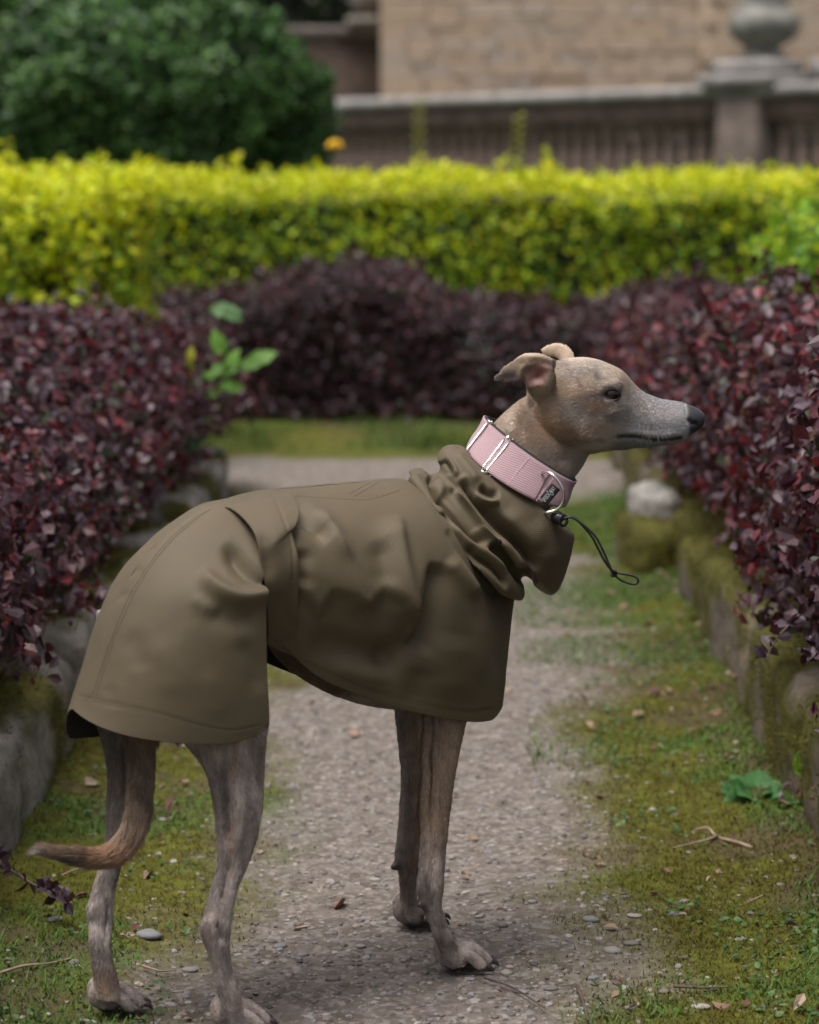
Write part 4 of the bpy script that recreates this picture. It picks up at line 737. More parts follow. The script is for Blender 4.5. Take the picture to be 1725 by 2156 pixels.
C = mixc(C, np.array([.33, .20, .13]), leg * (blob(492, 1600, 6, 70) + blob(486, 1760, 6, 40) + blob(866, 1800, 12, 60) + blob(225, 2075, 20, 40)) * .7)
brd = np.sin((PX - 905) * .28 + 6 * (Nw - .5) + (PY_ - 1600) * .01)
C = mixc(C, np.array([.26, .17, .105]), isR('foreleg') * (PX > 872) * sstep(1830, 1720, PY_) * .7)
C = mixc(C, np.array([.06, .045, .038]), isR('foreleg') * (PX > 872) * sstep(1790, 1650, PY_) * sstep(.25, .9, brd) * sstep(940, 905, PX) * .75)
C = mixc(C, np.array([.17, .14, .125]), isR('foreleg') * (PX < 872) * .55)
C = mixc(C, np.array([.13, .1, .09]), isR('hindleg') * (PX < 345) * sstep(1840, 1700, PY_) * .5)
C = mixc(C, np.array([.20, .13, .09]), isR('hindleg') * (PX < 290) * sstep(1990, 2080, PY_) * sstep(.42, .6, Nw) * .6)
tf = isR('tail')
C = mixc(C, np.array([.27, .195, .14]), tf); C = mixc(C, np.array([.17, .115, .085]), tf * sstep(.45, .6, N2) * .7 + tf * sstep(1660, 1560, PY_) * .5)
C = mixc(C, np.array([.31, .175, .10]), tf * sstep(1740, 1790, PY_) * sstep(165, 215, PX) * .8); C = mixc(C, dark * .9, tf * blob(165, 1812, 45, 14) * .9); C = mixc(C, np.array([.30, .27, .26]), tf * sstep(112, 88, PX))
C = mixc(C, np.array([.10, .065, .048]), isR('torso') * .9)
hf = isR('head', 'neck', 'ear')
C = mixc(C, lite, hf * (blob(1240, 765, 80, 32) * .95 + blob(1290, 790, 30, 22) * .6))
C = mixc(C, tan * 1.05, hf * blob(1180, 845, 60, 60) * .6)
C = mixc(C, np.array([.245, .235, .245]), hf * sstep(1262, 1360, PX + (PY_ - 850) * .55 + 50 * (Nw - .5)))
C = mixc(C, np.array([.30, .255, .225]), hf * blob(1330, 850, 36, 26) * .5)
C = mixc(C, np.array([.25, .215, .205]), hf * blob(1215, 868, 42, 38) * .6 * sstep(.4, .55, Nw + .1))
flow = fbm(np.stack([V[:, 0] * .35 + V[:, 2] * .25, V[:, 1] * .5, V[:, 2] * .9 - V[:, 0] * .25], -1), 62, 2, 61)
C = mixc(C, np.array([.15, .125, .115]), hf * sstep(.47, .70, flow) * .55 * sstep(1340, 1270, PX) * sstep(1085, 1150, PX))
C = mixc(C, np.array([.48, .40, .33]), hf * sstep(.52, .32, flow) * .6 * sstep(1345, 1270, PX))
strk = lambda L_: stroke_field(PX, PY_, [(p, 1000., w_, w_, .3) for p, w_ in L_])
C = mixc(C, np.array([.12, .10, .095]), hf * .7 * strk([([(1256, 768), (1259, 790), (1268, 806)], 5), ([(1272, 832), (1240, 838), (1212, 834)], 4.5), ([(1212, 856), (1224, 876), (1246, 892)], 6), ([(1180, 862), (1190, 890), (1212, 912)], 6), ([(1160, 812), (1172, 836), (1178, 858)], 5), ([(1218, 790), (1222, 808), (1236, 822)], 4), ([(1226, 918), (1256, 922), (1284, 934)], 5), ([(1120, 850), (1112, 890), (1120, 930)], 6), ([(1272, 868), (1290, 884), (1310, 890)], 5)]))
C = mixc(C, np.array([.52, .44, .37]), hf * .6 * strk([([(1200, 772), (1240, 776), (1290, 792)], 9), ([(1236, 850), (1262, 872), (1280, 905)], 6), ([(1190, 838), (1205, 862), (1225, 896)], 5), ([(1090, 850), (1076, 880), (1080, 915)], 8), ([(1300, 846), (1340, 852), (1390, 856)], 6)]))
C = mixc(C, np.array([.33, .30, .295]), hf * blob(1385, 868, 60, 14) * .75)  # pale band along the muzzle is a painted highlight
C = mixc(C, np.array([.34, .20, .11]), hf * (blob(1150, 900, 44, 50) * .75 + blob(1250, 900, 40, 26) * .5 + blob(1215, 830, 40, 22) * .35))
C = mixc(C, np.array([.21, .185, .175]), hf * sstep(.47, .60, fbm(V * np.array([.5, 1, 1]), 42, 3, 77)) * .55 * sstep(1100, 1190, PX))
C = mixc(C, lite * 1.2, hf * sstep(778, 752, PY_) * sstep(1190, 1210, PX) * .8)  # bright rim of light from above, painted along the skull top
C = mixc(C, np.array([.28, .15, .075]), hf * (blob(1262, 858, 22, 12) * .7 + blob(1190, 905, 26, 26) * .45))
C = mixc(C, np.array([.13, .11, .11]), hf * (blob(1290, 812, 20, 6) * .75 + blob(1262, 832, 20, 5) * .7 + blob(1285, 830, 22, 12) * .65 + blob(1258, 790, 8, 16) * .45))
C = mixc(C, np.array([.20, .15, .115]), isR('neck') * sstep(900, 980, PY_) * .65); C = mixc(C, lite * .9, isR('neck') * blob(1070, 870, 22, 36) * .75)
C = mixc(C, dark, hf * blob(1116, 862, 12, 40) * .45)
C = mixc(C, np.array([.5, .42, .35]), hf * (blob(1258, 918, 14, 5) * .7))
C = mixc(C, np.array([.16, .15, .155]), hf * sstep(922, 938, PY_) * sstep(1275, 1310, PX) * .8)
ey = isR('ear') * facing
C = mixc(C, tan * .8, isR('ear')); C = mixc(C, np.array([.095, .075, .066]), ey * blob(1066, 793, 34, 15) * 1.3); C = mixc(C, pink, ey * np.maximum(blob(1135, 785, 20, 22), blob(1118, 800, 12, 20)) * .95); C = mixc(C, np.array([.46, .35, .25]), isR('ear') * sstep(760, 742, PY_) * .9)
C = mixc(C, dark * .8, ey * blob(1118, 822, 10, 14) * .5)
lipf = stroke_field(PX, PY_, [([(1296, 924), (1309, 919), (1342, 920), (1375, 926), (1409, 926), (1442, 920)], 1000., 4.2, 4.2, .05)]) * facing
C = mixc(C, np.array([.018, .013, .014]), lipf * 1.2)
wh = np.zeros(len(V))
for i in range(14):
    wh += np.exp(-(((PX - (1352 + 7 * (i % 7) + 2 * (i // 7))) / 1.8) ** 2 + ((PY_ - (893 + 9 * (i // 7) + 1.2 * (i % 7))) / 1.6) ** 2))
C = mixc(C, dark * .6, wh * facing * .8)
nose = np.clip(sstep(1442, 1453, PX - (PY_ - 875) * .10) * (PX > 1400), 0, 1) * hf
C = mixc(C, np.array([.035, .035, .040]), nose)
C = mixc(C, np.array([.006, .006, .006]), nose * stroke_field(PX, PY_, [([(1447, 880), (1456, 890), (1470, 893)], 1000., 3.4, 3.4, .05)]))  # nostril pit: its dark depth is painted in
lum_ = C.mean(1, keepdims=True); C = np.where((hf * (1 - nose))[:, None] > .5, C * .95 + lum_ * np.array([1.03, 1.0, .98]) * .08, C)
C = mixc(C, np.array([.04, .035, .035]), isR('pad') * 1.0)
C = mixc(C, np.array([.03, .028, .03]), (V[:, 2] < .008) * 1.0)
C = np.clip(C * (1 + (N3 - .5) * .28 * (1 - .75 * hf))[:, None] * (1 + .16 * hf * (1 - nose))[:, None], .004, .8)
eyez = sstep(1.25, .9, np.hypot((PX - 1289) / 16, (PY_ - 831.5) / 11.5)) * facing
C = mixc(C, np.array([.02, .016, .016]), eyez * 1.2)
bare = np.clip(eyez + nose + isR('pad') + lipf + (V[:, 2] < .007) + ey * blob(1132, 788, 16, 18), 0, 1)
def fur_mat(N, L, t):
    a = N("VertexColor", layer_name="col"); p = N("BsdfPrincipled", i_Roughness=0.62); p.inputs['Specular IOR Level'].default_value = .3
    L(a.outputs[0], p.inputs['Base Color']); tc = N("TexCoord"); n2 = N("TexNoise", i_Scale=900.0, i_Detail=3.0); L(tc.outputs['Object'], n2.inputs['Vector'])
    bm = N("Bump", i_Strength=0.35, i_Distance=0.001); L(n2.outputs[0], bm.inputs['Height']); L(bm.outputs[0], p.inputs['Normal'])
    rr = N("Math", operation='MULTIPLY_ADD'); L(a.outputs[1], rr.inputs[0]); rr.inputs[1].default_value = .34; rr.inputs[2].default_value = .36; L(rr.outputs[0], p.inputs['Roughness']); return p.outputs[0]
M_skin = mat("dog skin", fur_mat)
dog = obj("dog", V, Q, M_skin, col=np.concatenate([C, 1 - bare[:, None]], 1))
tag(dog, "slender fawn and grey brindle dog standing on the gravel path, looking along it", "dog")
# ---- short hair
def hairs(count, seed):
    g = np.random.default_rng(seed)
    vis = ((PY_ > 1330) & ((V @ RT - KPL) < 9)) | ((PX > 985) & (PY_ < 1060)); vis &= bare < .5
    fv = vis[Q].all(1); q = Q[fv]; ar = np.linalg.norm(np.cross(V[q[:, 2]] - V[q[:, 0]], V[q[:, 3]] - V[q[:, 1]]), axis=1)
    ar = ar * np.array([1, 1, 1, 2.2, 1, 1.5, 2.0, 1, 1.])[REG[q[:, 0]]]
    pick = g.choice(len(q), count, p=ar / ar.sum()); u, v = g.random(count), g.random(count); q = q[pick]
    wts = np.stack([(1 - u) * (1 - v), u * (1 - v), u * v, (1 - u) * v], 1)
    ip = lambda A: (A[q] * wts[..., None]).sum(1)
    P, Nn, D, cc = ip(V), ip(N_), ip(DIR), ip(C); rg = REG[q[:, 0]]
    Nn /= np.linalg.norm(Nn, axis=1)[:, None]; D = D + g.normal(0, .16, D.shape); D -= (D * Nn).sum(1)[:, None] * Nn; D /= np.linalg.norm(D, axis=1)[:, None] + 1e-9
    ln = np.array([.0085, .0055, .0055, .0150, .0022, .0060, .0036, .0015, .002])[rg] * g.uniform(.65, 1.25, count)
    px = 862.5 + FPX * P[:, 0] / P[:, 1]; ln = ln * np.where((rg == 6) & (px > 1330), .62, 1.0)
    K = 4; s = np.linspace(0, 1, K); lift = np.where(rg == 3, .55, .30)[:, None]
    X = P[:, None] + ln[:, None, None] * (D[:, None] * s[None, :, None] + Nn[:, None] * (lift * (s * (1.25 - .75 * s))[None])[..., None])
    hd_ = np.isin(rg, (5, 6, 7)); cc = cc * (1 + (g.uniform(-.45, .5, count) * np.where(hd_, .26, 1.0)))[:, None] * ( np.where(hd_, 1.0, .75 + .5 * fbm(P * np.array([1, 1, .5]), 180, 2, 7)))[:, None]
    return X.reshape(-1, 3), cc, K
X, cc, K = hairs(260000, 11)
hc = bpy.data.hair_curves.new("fur"); nC = len(cc); hc.add_curves([K] * nC)
hc.position_data.foreach_set("vector", X.astype(np.float32).ravel())
ra = hc.attributes.get("radius") or hc.attributes.new("radius", 'FLOAT', 'POINT')
ra.data.foreach_set("value", np.tile(np.array([.00016, .00015, .00011, .00004], np.float32), nC))
ca = hc.attributes.new("hcol", 'FLOAT_COLOR', 'CURVE'); ca.data.foreach_set("color", np.concatenate([cc, np.ones((nC, 1))], 1).astype(np.float32).ravel())
def hair_mat(N, L, t):
    a = N("Attribute", attribute_name="hcol"); p = N("BsdfPrincipled", i_Roughness=.5); p.inputs['Specular IOR Level'].default_value = .35; L(a.outputs['Color'], p.inputs['Base Color']); return p.outputs[0]
fur = link("fur", hc, mat("dog hair", hair_mat), dog)
# ---- eye, lids, claws, whiskers
def eye_mat(N, L, t):
    a = N("VertexColor", layer_name="col"); p = N("BsdfPrincipled", i_Roughness=.07); p.inputs['Specular IOR Level'].default_value = .5; L(a.outputs[0], p.inputs['Base Color']); return p.outputs[0]
M_eye = mat("eye", eye_mat); M_lid = plain("eyelid", (.02, .016, .017), .35); M_claw = plain("claw", (.05, .04, .038), .4)
def surf_y(px, py, dflt):
    d = np.hypot(PX - px, PY_ - py) + (facing < .3) * 999; i = np.argsort(d)[:6]; return V[i, 1].mean() if d[i[0]] < 8 else dflt
y0 = surf_y(1289, 832, YH - .034); print("eye depth", YH - y0)
for sy in (-1, 1):
    c = Py(1289.5, 831.5, y0); c[1] = (y0 + .0050) if sy < 0 else (2 * YH - y0 - .0050)
    v_, f_e = ellipsoid(c, [.0104, .0092, .0098], 40, 60); ax_ = np.array([.22, sy, .02]); ax_ /= np.linalg.norm(ax_); an_ = np.degrees(np.arccos(np.clip(((v_ - c) / np.linalg.norm(v_ - c, axis=1)[:, None]) @ ax_, -1, 1)))
    ce = np.where((an_ < 20)[:, None], np.array([.003, .003, .003]), np.where((an_ < 47)[:, None], np.array([.022, .010, .005]) * (1.15 - .012 * an_)[:, None], np.array([.012, .008, .007])))
    e = obj("eye", v_, f_e, M_eye, dog, col=ce)
    fl = lambda P: np.array([(p[0], p[1] if sy < 0 else 2 * YH - p[1], p[2]) for p in P])
    for nm, P_, r0 in (("eyelid", [(1270, 836), (1277, 826), (1288, 819), (1299, 823), (1308, 835)], .0007), ("eyelid", [(1270, 836), (1279, 841.5), (1290, 843.5), (1300, 841), (1308, 835)], .0006)):
        dy = [.0022, -.0012, -.0030, -.0020, .0012]
        obj(nm, *tube(crom(fl([Py(x, y, y0 + d) for (x, y), d in zip(P_, dy)]), 24), [.0006 + r0 * math.sin(math.pi * k / 23) for k in range(24)], 8), M_lid, dog)
M_wh = plain("whisker", (.25, .22, .20), .5); gw = np.random.default_rng(3)
for k in range(16):
    x, y = 1350 + 6 * (k % 8) + gw.uniform(-3, 3), (896 if k < 8 else 906) + gw.uniform(-3, 3)
    if k >= 12: x, y = 1380 + 14 * (k - 12), 935
    p = Py(x, y, surf_y(x, y, YH - .02)); d = np.array([.25 - .5 * (k % 3 == 0), -.75, -.45 - .5 * (k >= 12)]) + gw.normal(0, .2, 3); d /= np.linalg.norm(d); L_ = gw.uniform(.016, .034)
    obj("whisker", *tube(crom([p, p + d * L_ * .5 + UPV * .001, p + d * L_ - UPV * .004], 8), np.linspace(.00010, .00003, 8), 4), M_wh, dog)
for a, b, c in CLAWS: obj("claw", *tube(crom([a, b, c], 7), [.0030, .0030, .0028, .0024, .0019, .0013, .0004], 8), M_claw, dog)
# ================================================================== the coat
def fabric(N, L, t, base=(.092, .069, .039), uvs=(1, 1), spine=False):
    tc = N("TexCoord"); p = N("BsdfPrincipled", i_Roughness=.58); p.inputs['Specular IOR Level'].default_value = .34
    p.inputs['Sheen Weight'].default_value = .06; p.inputs['Sheen Roughness'].default_value = .5; p.inputs['Sheen Tint'].default_value = (.9, .85, .7, 1)
    n = N("TexNoise", i_Scale=9.0, i_Detail=5.0); L(tc.outputs['Object'], n.inputs['Vector'])
    c = ramp(N, L, n.outputs[0], [(.3, tuple(x * .86 for x in base)), (.7, tuple(x * 1.12 for x in base))])
    mp = N("Mapping"); L(tc.outputs['UV'], mp.inputs[0]); mp.inputs['Rotation'].default_value = (0, 0, math.radians(28))
    wv = N("TexWave", wave_type='BANDS', bands_direction='X', i_Scale=205.0, i_Distortion=.6); L(mp.outputs[0], wv.inputs[0])
    w2 = N("TexWave", wave_type='BANDS', bands_direction='Y', i_Scale=330.0, i_Distortion=.4); L(mp.outputs[0], w2.inputs[0])
    ml = N("Math", operation='ADD'); L(wv.outputs[1], ml.inputs[0]); L(w2.outputs[1], ml.inputs[1])
    mx = N("Mix", data_type='RGBA', blend_type='MULTIPLY'); mx.inputs[0].default_value = 1; L(c, mx.inputs[6])
    L(ramp(N, L, wv.outputs[1], [(.0, (.86, .86, .86)), (1., (1.10, 1.10, 1.10))]), mx.inputs[7]); L(mx.outputs[2], p.inputs['Base Color'])
    bm = N("Bump", i_Strength=.35, i_Distance=.0005); L(ml.outputs[0], bm.inputs['Height']); L(bm.outputs[0], p.inputs['Normal'])
    return p.outputs[0]
M_cloth = mat("olive waxed cloth", fabric)
M_lining = plain("black lining", (.012, .012, .013), .8)
M_stitch = plain("olive thread", (.085, .066, .04), .7)
coat = empty("dog_coat", Pw(700, 1700, 0), "olive brown waxed rain coat with gathered funnel neck worn by the dog", "coat")
def quarter(T, M, n, ez=1.0):
    """rounded section between a ridge point T and a widest point M (dog frame)"""
    a = np.linspace(0, np.pi / 2, n); o = np.empty((n, 3))
    o[:, 0] = T[0] + (M[0] - T[0]) * (1 - np.cos(a)) ** .8; o[:, 1] = T[1] + (M[1] - T[1]) * np.sin(a); o[:, 2] = T[2] + (M[2] - T[2]) * (1 - np.cos(a)) ** ez
    return o
def lining(name, G, d, parent):
    """the inside face, a real second sheet d metres within, closed to the outer one along its rim by the hem"""
    n = vnormals(G.reshape(-1, 3), grid_faces(*G.shape[:2])).reshape(G.shape); return obj(name, (G - n * d).reshape(-1, 3), grid_faces(*G.shape[:2])[:, ::-1], M_lining, parent)
def sheet(name, G, S, mir=True, mirS=None, wob=.0007, thick=.0016, mat_=None, parent=coat, far=False, gain=1.0, soft=2, plates=()):
    """grid G (nu,nv,3) world; sculpt with strokes S on this side; the far side is its mirror image with its own soft folds"""
    nu, nv, _ = G.shape; Fq = grid_faces(nu, nv)
    V0 = G.reshape(-1, 3); n0 = vnormals(V0, Fq)
    vd = CAMP - V0
    if (((n0 * vd).sum(1)).mean() < 0) != far: Fq = Fq[:, ::-1]; n0 = -n0
    px, py = proj(V0)
    d = stroke_field(px, py, S) * gain + sum([plate(px, py, *q) for q in plates]) + (fbm(V0, 16, 3, 31) - .5) * wob * 2.2 + (fbm(V0, 60, 2, 37) - .5) * wob * .5
    Vn = V0 + n0 * d[:, None]
    # soft passes so creases stay cloth-like
    W = Vn.reshape(nu, nv, 3)
    for _ in range(soft):
        W[1:-1] = .5 * W[1:-1] + .25 * (W[:-2] + W[2:]); W[:, 1:-1] = .5 * W[:, 1:-1] + .25 * (W[:, :-2] + W[:, 2:])
    du = np.linalg.norm(np.diff(G, axis=0), axis=2).mean(); dv = np.linalg.norm(np.diff(G, axis=1), axis=2).mean()
    uv = np.stack(np.meshgrid(np.arange(nu) * du, np.arange(nv) * dv, indexing='ij'), -1).reshape(-1, 2)
    o = obj(name, W.reshape(-1, 3), Fq, mat_ or M_cloth, parent, uv=uv)
    sm = o.modifiers.new("thick", 'SOLIDIFY'); sm.thickness = thick; sm.offset = -1; sm.material_offset = 0
    o.data.materials.append(M_lining); sm.material_offset = 1; sm.material_offset_rim = 0
    return o, W
def plate(px, py, poly, amp, w_in, w_out, y0, y1):
    P = np.array(poly, float); Q_ = np.roll(P, -1, 0); best = np.full(len(px), 1e9); ins = np.zeros(len(px), bool)
    for (ax, ay), (bx, by) in zip(P, Q_):
        dx, dy = bx - ax, by - ay; t = np.clip(((px - ax) * dx + (py - ay) * dy) / (dx * dx + dy * dy), 0, 1); best = np.minimum(best, np.hypot(px - ax - t * dx, py - ay - t * dy))
        c = ((ay > py) != (by > py)) & (px < (bx - ax) * (py - ay) / (by - ay + 1e-9) + ax); ins ^= c
    sd = np.where(ins, best, -best); return amp * 1e-3 * sstep(-w_out, w_in, sd) * sstep(y0, y1, py)
def mirror(W, seed=3, amp=.006):
    q = np.stack([W @ FW, W @ RT - KPL, W[..., 2]], -1); q[..., 1] *= -1
    R_ = wor(q); f = (fbm(R_.reshape(-1, 3), 14, 3, seed) - .5).reshape(R_.shape[:2]) * amp
    return R_ - f[..., None] * RT * sstep(.035, .08, np.abs(q[..., 1]))[..., None]
# ---------- body panel: columns (top), (widest), (hem) as (px, py, w)
cols = [((475, 1060, 0), (512, 1200, .064), (524, 1345, .054)), ((560, 1034, 0), (592, 1190, .083), (584, 1352, .062)), ((650, 1026, 0), (672, 1210, .088), (668, 1424, .066)),
        ((760, 1016, 0), (778, 1235, .094), (765, 1466, .074)), ((850, 1008, 0), (868, 1255, .098), (850, 1494, .080)), ((892, 1048, .030), (930, 1280, .099), (928, 1511, .084)), ((935, 1096, .052), (982, 1300, .094), (990, 1520, .082)),
        ((985, 1172, .056), (1026, 1330, .080), (1030, 1518, .074)), ((1030, 1226, .044), (1062, 1350, .056), (1046, 1508, .055)), ((1070, 1256, .022), (1074, 1345, .026), (1058, 1488, .026)), ((1084, 1262, 0), (1074, 1345, 0), (1058, 1480, 0))]
G = []
for k, (t, m, h) in enumerate(cols):
    T, M, Hh = loc(Pw(*t)), loc(Pw(*m)), loc(Pw(*h)); A = quarter(T, M, 14); tt = np.linspace(0, 1, 12)[1:, None]
    B = M + (Hh - M) * tt; B[:, 1:2] = M[1] + (Hh[1] - M[1]) * tt ** 1.6
    G.append(wor(np.concatenate([A, B])))
G = np.array(G); G = crom(G, 300); G = crom(G.transpose(1, 0, 2), 240).transpose(1, 0, 2)
SB = [
    ([(596, 1058), (640, 1096), (692, 1146)], -7, 12, 24, .25), ([(636, 1056), (690, 1110), (742, 1186)], 4.5, 20, 16, .3),     # diagonal crease behind the shoulder
    ([(640, 1150), (631, 1200), (640, 1244)], -5.5, 14, 18, .3),
    ([(668, 1070), (722, 1160), (776, 1288)], 5.5, 38, 11, .15), ([(796, 1130), (807, 1190), (812, 1250)], -4.5, 26, 20, .35),
    ([(835, 1078), (850, 1190), (877, 1318)], 8, 38, 11, .2), ([(914, 1180), (908, 1236), (892, 1318), (866, 1376)], -10, 10, 34, .15),
    ([(935, 1180), (975, 1215), (1010, 1260)], 4.5, 16, 26, .25), ([(556, 1040), (584, 1110), (598, 1200), (596, 1300)], -7, 40, 26, .1),
    ([(640, 1345), (720, 1362), (800, 1378), (850, 1372)], -8, 34, 28, .25), ([(880, 1338), (830, 1376), (790, 1418)], -6, 26, 28, .25),
    ([(690, 1392), (760, 1417), (830, 1432)], 3.5, 22, 22, .35), ([(960, 1330), (955, 1400), (945, 1480)], 3.0, 44, 44, .3), ([(890, 1400), (880, 1440), (870, 1490)], -2.6, 26, 26, .3),
    ([(565, 1358), (668, 1406), (765, 1446), (850, 1474), (928, 1490), (990, 1498), (1044, 1490)], -.55, 3.0, 3.0, .02),      # hem stitching line
    ([(1045, 1260), (1058, 1340), (1052, 1440)], -1.8, 16, 18, .3), ([(1000, 1290), (1012, 1370), (1010, 1450)], 1.8, 20, 20, .3),
    ([(940, 1110), (968, 1165), (1005, 1222), (1050, 1262)], -2.2, 8, 6, .1),
    ([(620, 1040), (700, 1046), (770, 1048), (815, 1040)], -.5, 3.0, 3.0, .1),
]
PB = [([(640, 1060), (626, 1238), (669, 1307), (704, 1254), (738, 1262), (775, 1291), (810, 1250), (838, 1268), (878, 1321), (909, 1194), (890, 1060)], 8, 24, 9, 1130, 1290)]
SB_R = []
ob, WB = sheet("body_panel", G, SB + SB_R, gain=1.2, plates=PB, soft=2)
sheet("body_panel", mirror(G)[::-1], [], wob=.002, far=True)
# ---------- belly band
bc = [((452, 1056, 0.0), (545, 1166, .083), (557, 1240, .085), (562, 1330, .066), (560, 1356, .055)), ((520, 1041, 0.0), (577, 1150, .086), (590, 1230, .088), (594, 1320, .070), (592, 1372, .055)), ((586, 1030, 0.0), (611, 1120, .080), (626, 1190, .0905), (622, 1290, .080), (618, 1384, .058))]
G = []
for c_ in bc:
    L_ = [loc(Pw(*p)) for p in c_]; A = quarter(L_[0], L_[1], 12); G.append(wor(np.concatenate([A, crom(L_[1:], 14)[1:]])))
G = crom(np.array(G), 60); G = crom(G.transpose(1, 0, 2), 200).transpose(1, 0, 2); G = G + RT * .0030 * sstep(.012, .04, (G @ RT - KPL))[..., None] + UPV * (.0003 - .0035 * (1 - sstep(.010, .030, np.abs(G @ RT - KPL))))[..., None]
sheet("belly_band", G, [([(618, 1330), (600, 1290), (585, 1240)], -2, 14, 14, .3), ([(580, 1048), (600, 1100), (616, 1160), (618, 1230)], -1.0, 2.6, 2.6, .05), ([(548, 1110), (562, 1170), (566, 1230)], -2.4, 12, 16, .3)], thick=.002)
sheet("belly_band", mirror(G)[::-1, 70:], [], thick=.002, far=True)
# ---------- rear panel: rows (seam px,py) (front edge px,py,w) sag(m)
rows = [((520, 1042), (545, 1060, .022), 0), ((480, 1050), (536, 1072, .030), 0), ((432, 1065), (528, 1088, .042), .000), ((372, 1106), (545, 1128, .062), -.002), ((316, 1158), (560, 1178, .082), -.004), ((272, 1216), (559, 1226, .099), -.006), ((238, 1278), (561, 1290, .103), -.006), ((210, 1342), (562, 1360, .104), -.006),
        ((185, 1410), (565, 1440, .104), -.008), ((162, 1470), (568, 1515, .102), -.008), ((152, 1492), (566, 1562, .100), -.006)]
G = []
for sp, ed, sag in rows:
    S0_, E0 = loc(Pw(sp[0], sp[1], 0)), loc(Pw(*ed)); a = np.linspace(0, np.pi / 2, 22); o = np.empty((22, 3))
    o[:, 0] = S0_[0] + (E0[0] - S0_[0]) * (1 - np.cos(a)) ** 1.0; o[:, 1] = E0[1] * np.sin(a) ** .92; o[:, 2] = S0_[2] + (E0[2] - S0_[2]) * (a / (np.pi / 2)) + sag * np.sin(2 * np.minimum(a, np.pi / 2)) ** 1.0
    if sp[1] > 1480: o[:, 2] += .013 * np.clip((a - 1.22) / .35, 0, 1) ** 2
    G.append(wor(o))
G = crom(np.array(G), 260); G = crom(G.transpose(1, 0, 2), 220).transpose(1, 0, 2)
SR = [
    ([(470, 1136), (506, 1192), (545, 1216), (620, 1226)], -11, 17, 20, .25), ([(416, 1196), (468, 1238), (525, 1252), (610, 1226)], 7.5, 22, 13, .2),
    ([(430, 1280), (490, 1308), (550, 1298)], -3.0, 24, 24, .3), ([(400, 1250), (430, 1275), (470, 1290)], 1.8, 16, 16, .3), ([(260, 1330), (285, 1365), (300, 1420)], -1.2, 26, 26, .3),
    ([(330, 1330), (360, 1400), (370, 1480)], 1.4, 44, 44, .3), ([(500, 1340), (535, 1400), (548, 1470)], -2.6, 20, 20, .3), ([(430, 1400), (455, 1460), (462, 1530)], 1.0, 26, 26, .3), ([(220, 1440), (236, 1465), (238, 1500)], -.6, 14, 14, .3),
    ([(335, 1150), (316, 1148), (296, 1158)], -.9, 9, 9, .4), ([(310, 1204), (286, 1202), (262, 1214)], -1.0, 9, 9, .4), ([(282, 1254), (258, 1254), (236, 1266)], -.9, 9, 9, .4),
    ([(444, 1072), (392, 1104), (338, 1156), (296, 1214), (262, 1276), (236, 1342), (212, 1410), (190, 1478)], -.7, 2.6, 2.6, .02), ([(420, 1086), (375, 1120), (325, 1172), (284, 1230), (252, 1292), (226, 1356), (203, 1420), (184, 1480)], .6, 5, 5, .05),
    ([(160, 1464), (220, 1478), (330, 1502), (420, 1528), (490, 1538), (548, 1528)], -.6, 3., 3., .02),
]
orr, WR = sheet("rear_panel", G, SR, gain=1.1)
GM = mirror(G, 5, .008); GM[..., 2] -= 0.026 * sstep(.0, .055, -(GM @ RT - KPL)) * (np.linspace(0, 1, len(GM)) ** 5)[:, None]
sheet("rear_panel", GM[::-1], [], wob=.002, far=True)
# ---------- gathered funnel neck : rings (top end, bottom end, near middle, depth, half depth)
def ring3(a, b, nm, y, hb):
    A, B = Py(*a, y), Py(*b, y); Cc = (A + B) / 2; Nn = Py(*nm, y - hb); return Cc, (A - B) / 2, Nn - Cc
gr = [((872, 1012), (1078, 1258), (968, 1150), 2.545, .072), ((866, 1000), (1090, 1264), (972, 1142), 2.55, .077), ((862, 990), (1100, 1264), (984, 1130), 2.555, .078), ((884, 985), (1106, 1252), (996, 1120), 2.56, .076), ((908, 998), (1104, 1228), (1004, 1112), 2.565, .072), ((926, 990), (1112, 1222), (1016, 1102), 2.57, .072),
      ((922, 966), (1138, 1244), (1030, 1096), 2.578, .078), ((932, 946), (1164, 1252), (1048, 1088), 2.585, .080), ((950, 938), (1184, 1226), (1066, 1074), 2.59, .080), ((966, 938), (1200, 1170), (1084, 1058), 2.597, .077), ((978, 944), (1209, 1128), (1100, 1046), 2.602, .073), ((986, 956), (1196, 1118), (1100, 1040), 2.604, .069), ((984, 985), (1170, 1130), (1082, 1060), 2.60, .066)]
th = np.linspace(-np.pi, np.pi, 320, endpoint=False)
G = []
for a, b, nm, y, hb in gr:
    Cc, e1, e2 = ring3(a, b, nm, y, hb)
    sn = np.sin(th); G.append(Cc + np.cos(th)[:, None] * e1 + (np.sign(sn) * np.abs(sn) ** .86)[:, None] * e2 * np.where(sn > 0, 1, .95)[:, None])
G = crom(np.array(G), 230); Gc = np.concatenate([G, G[:, :1]], 1)
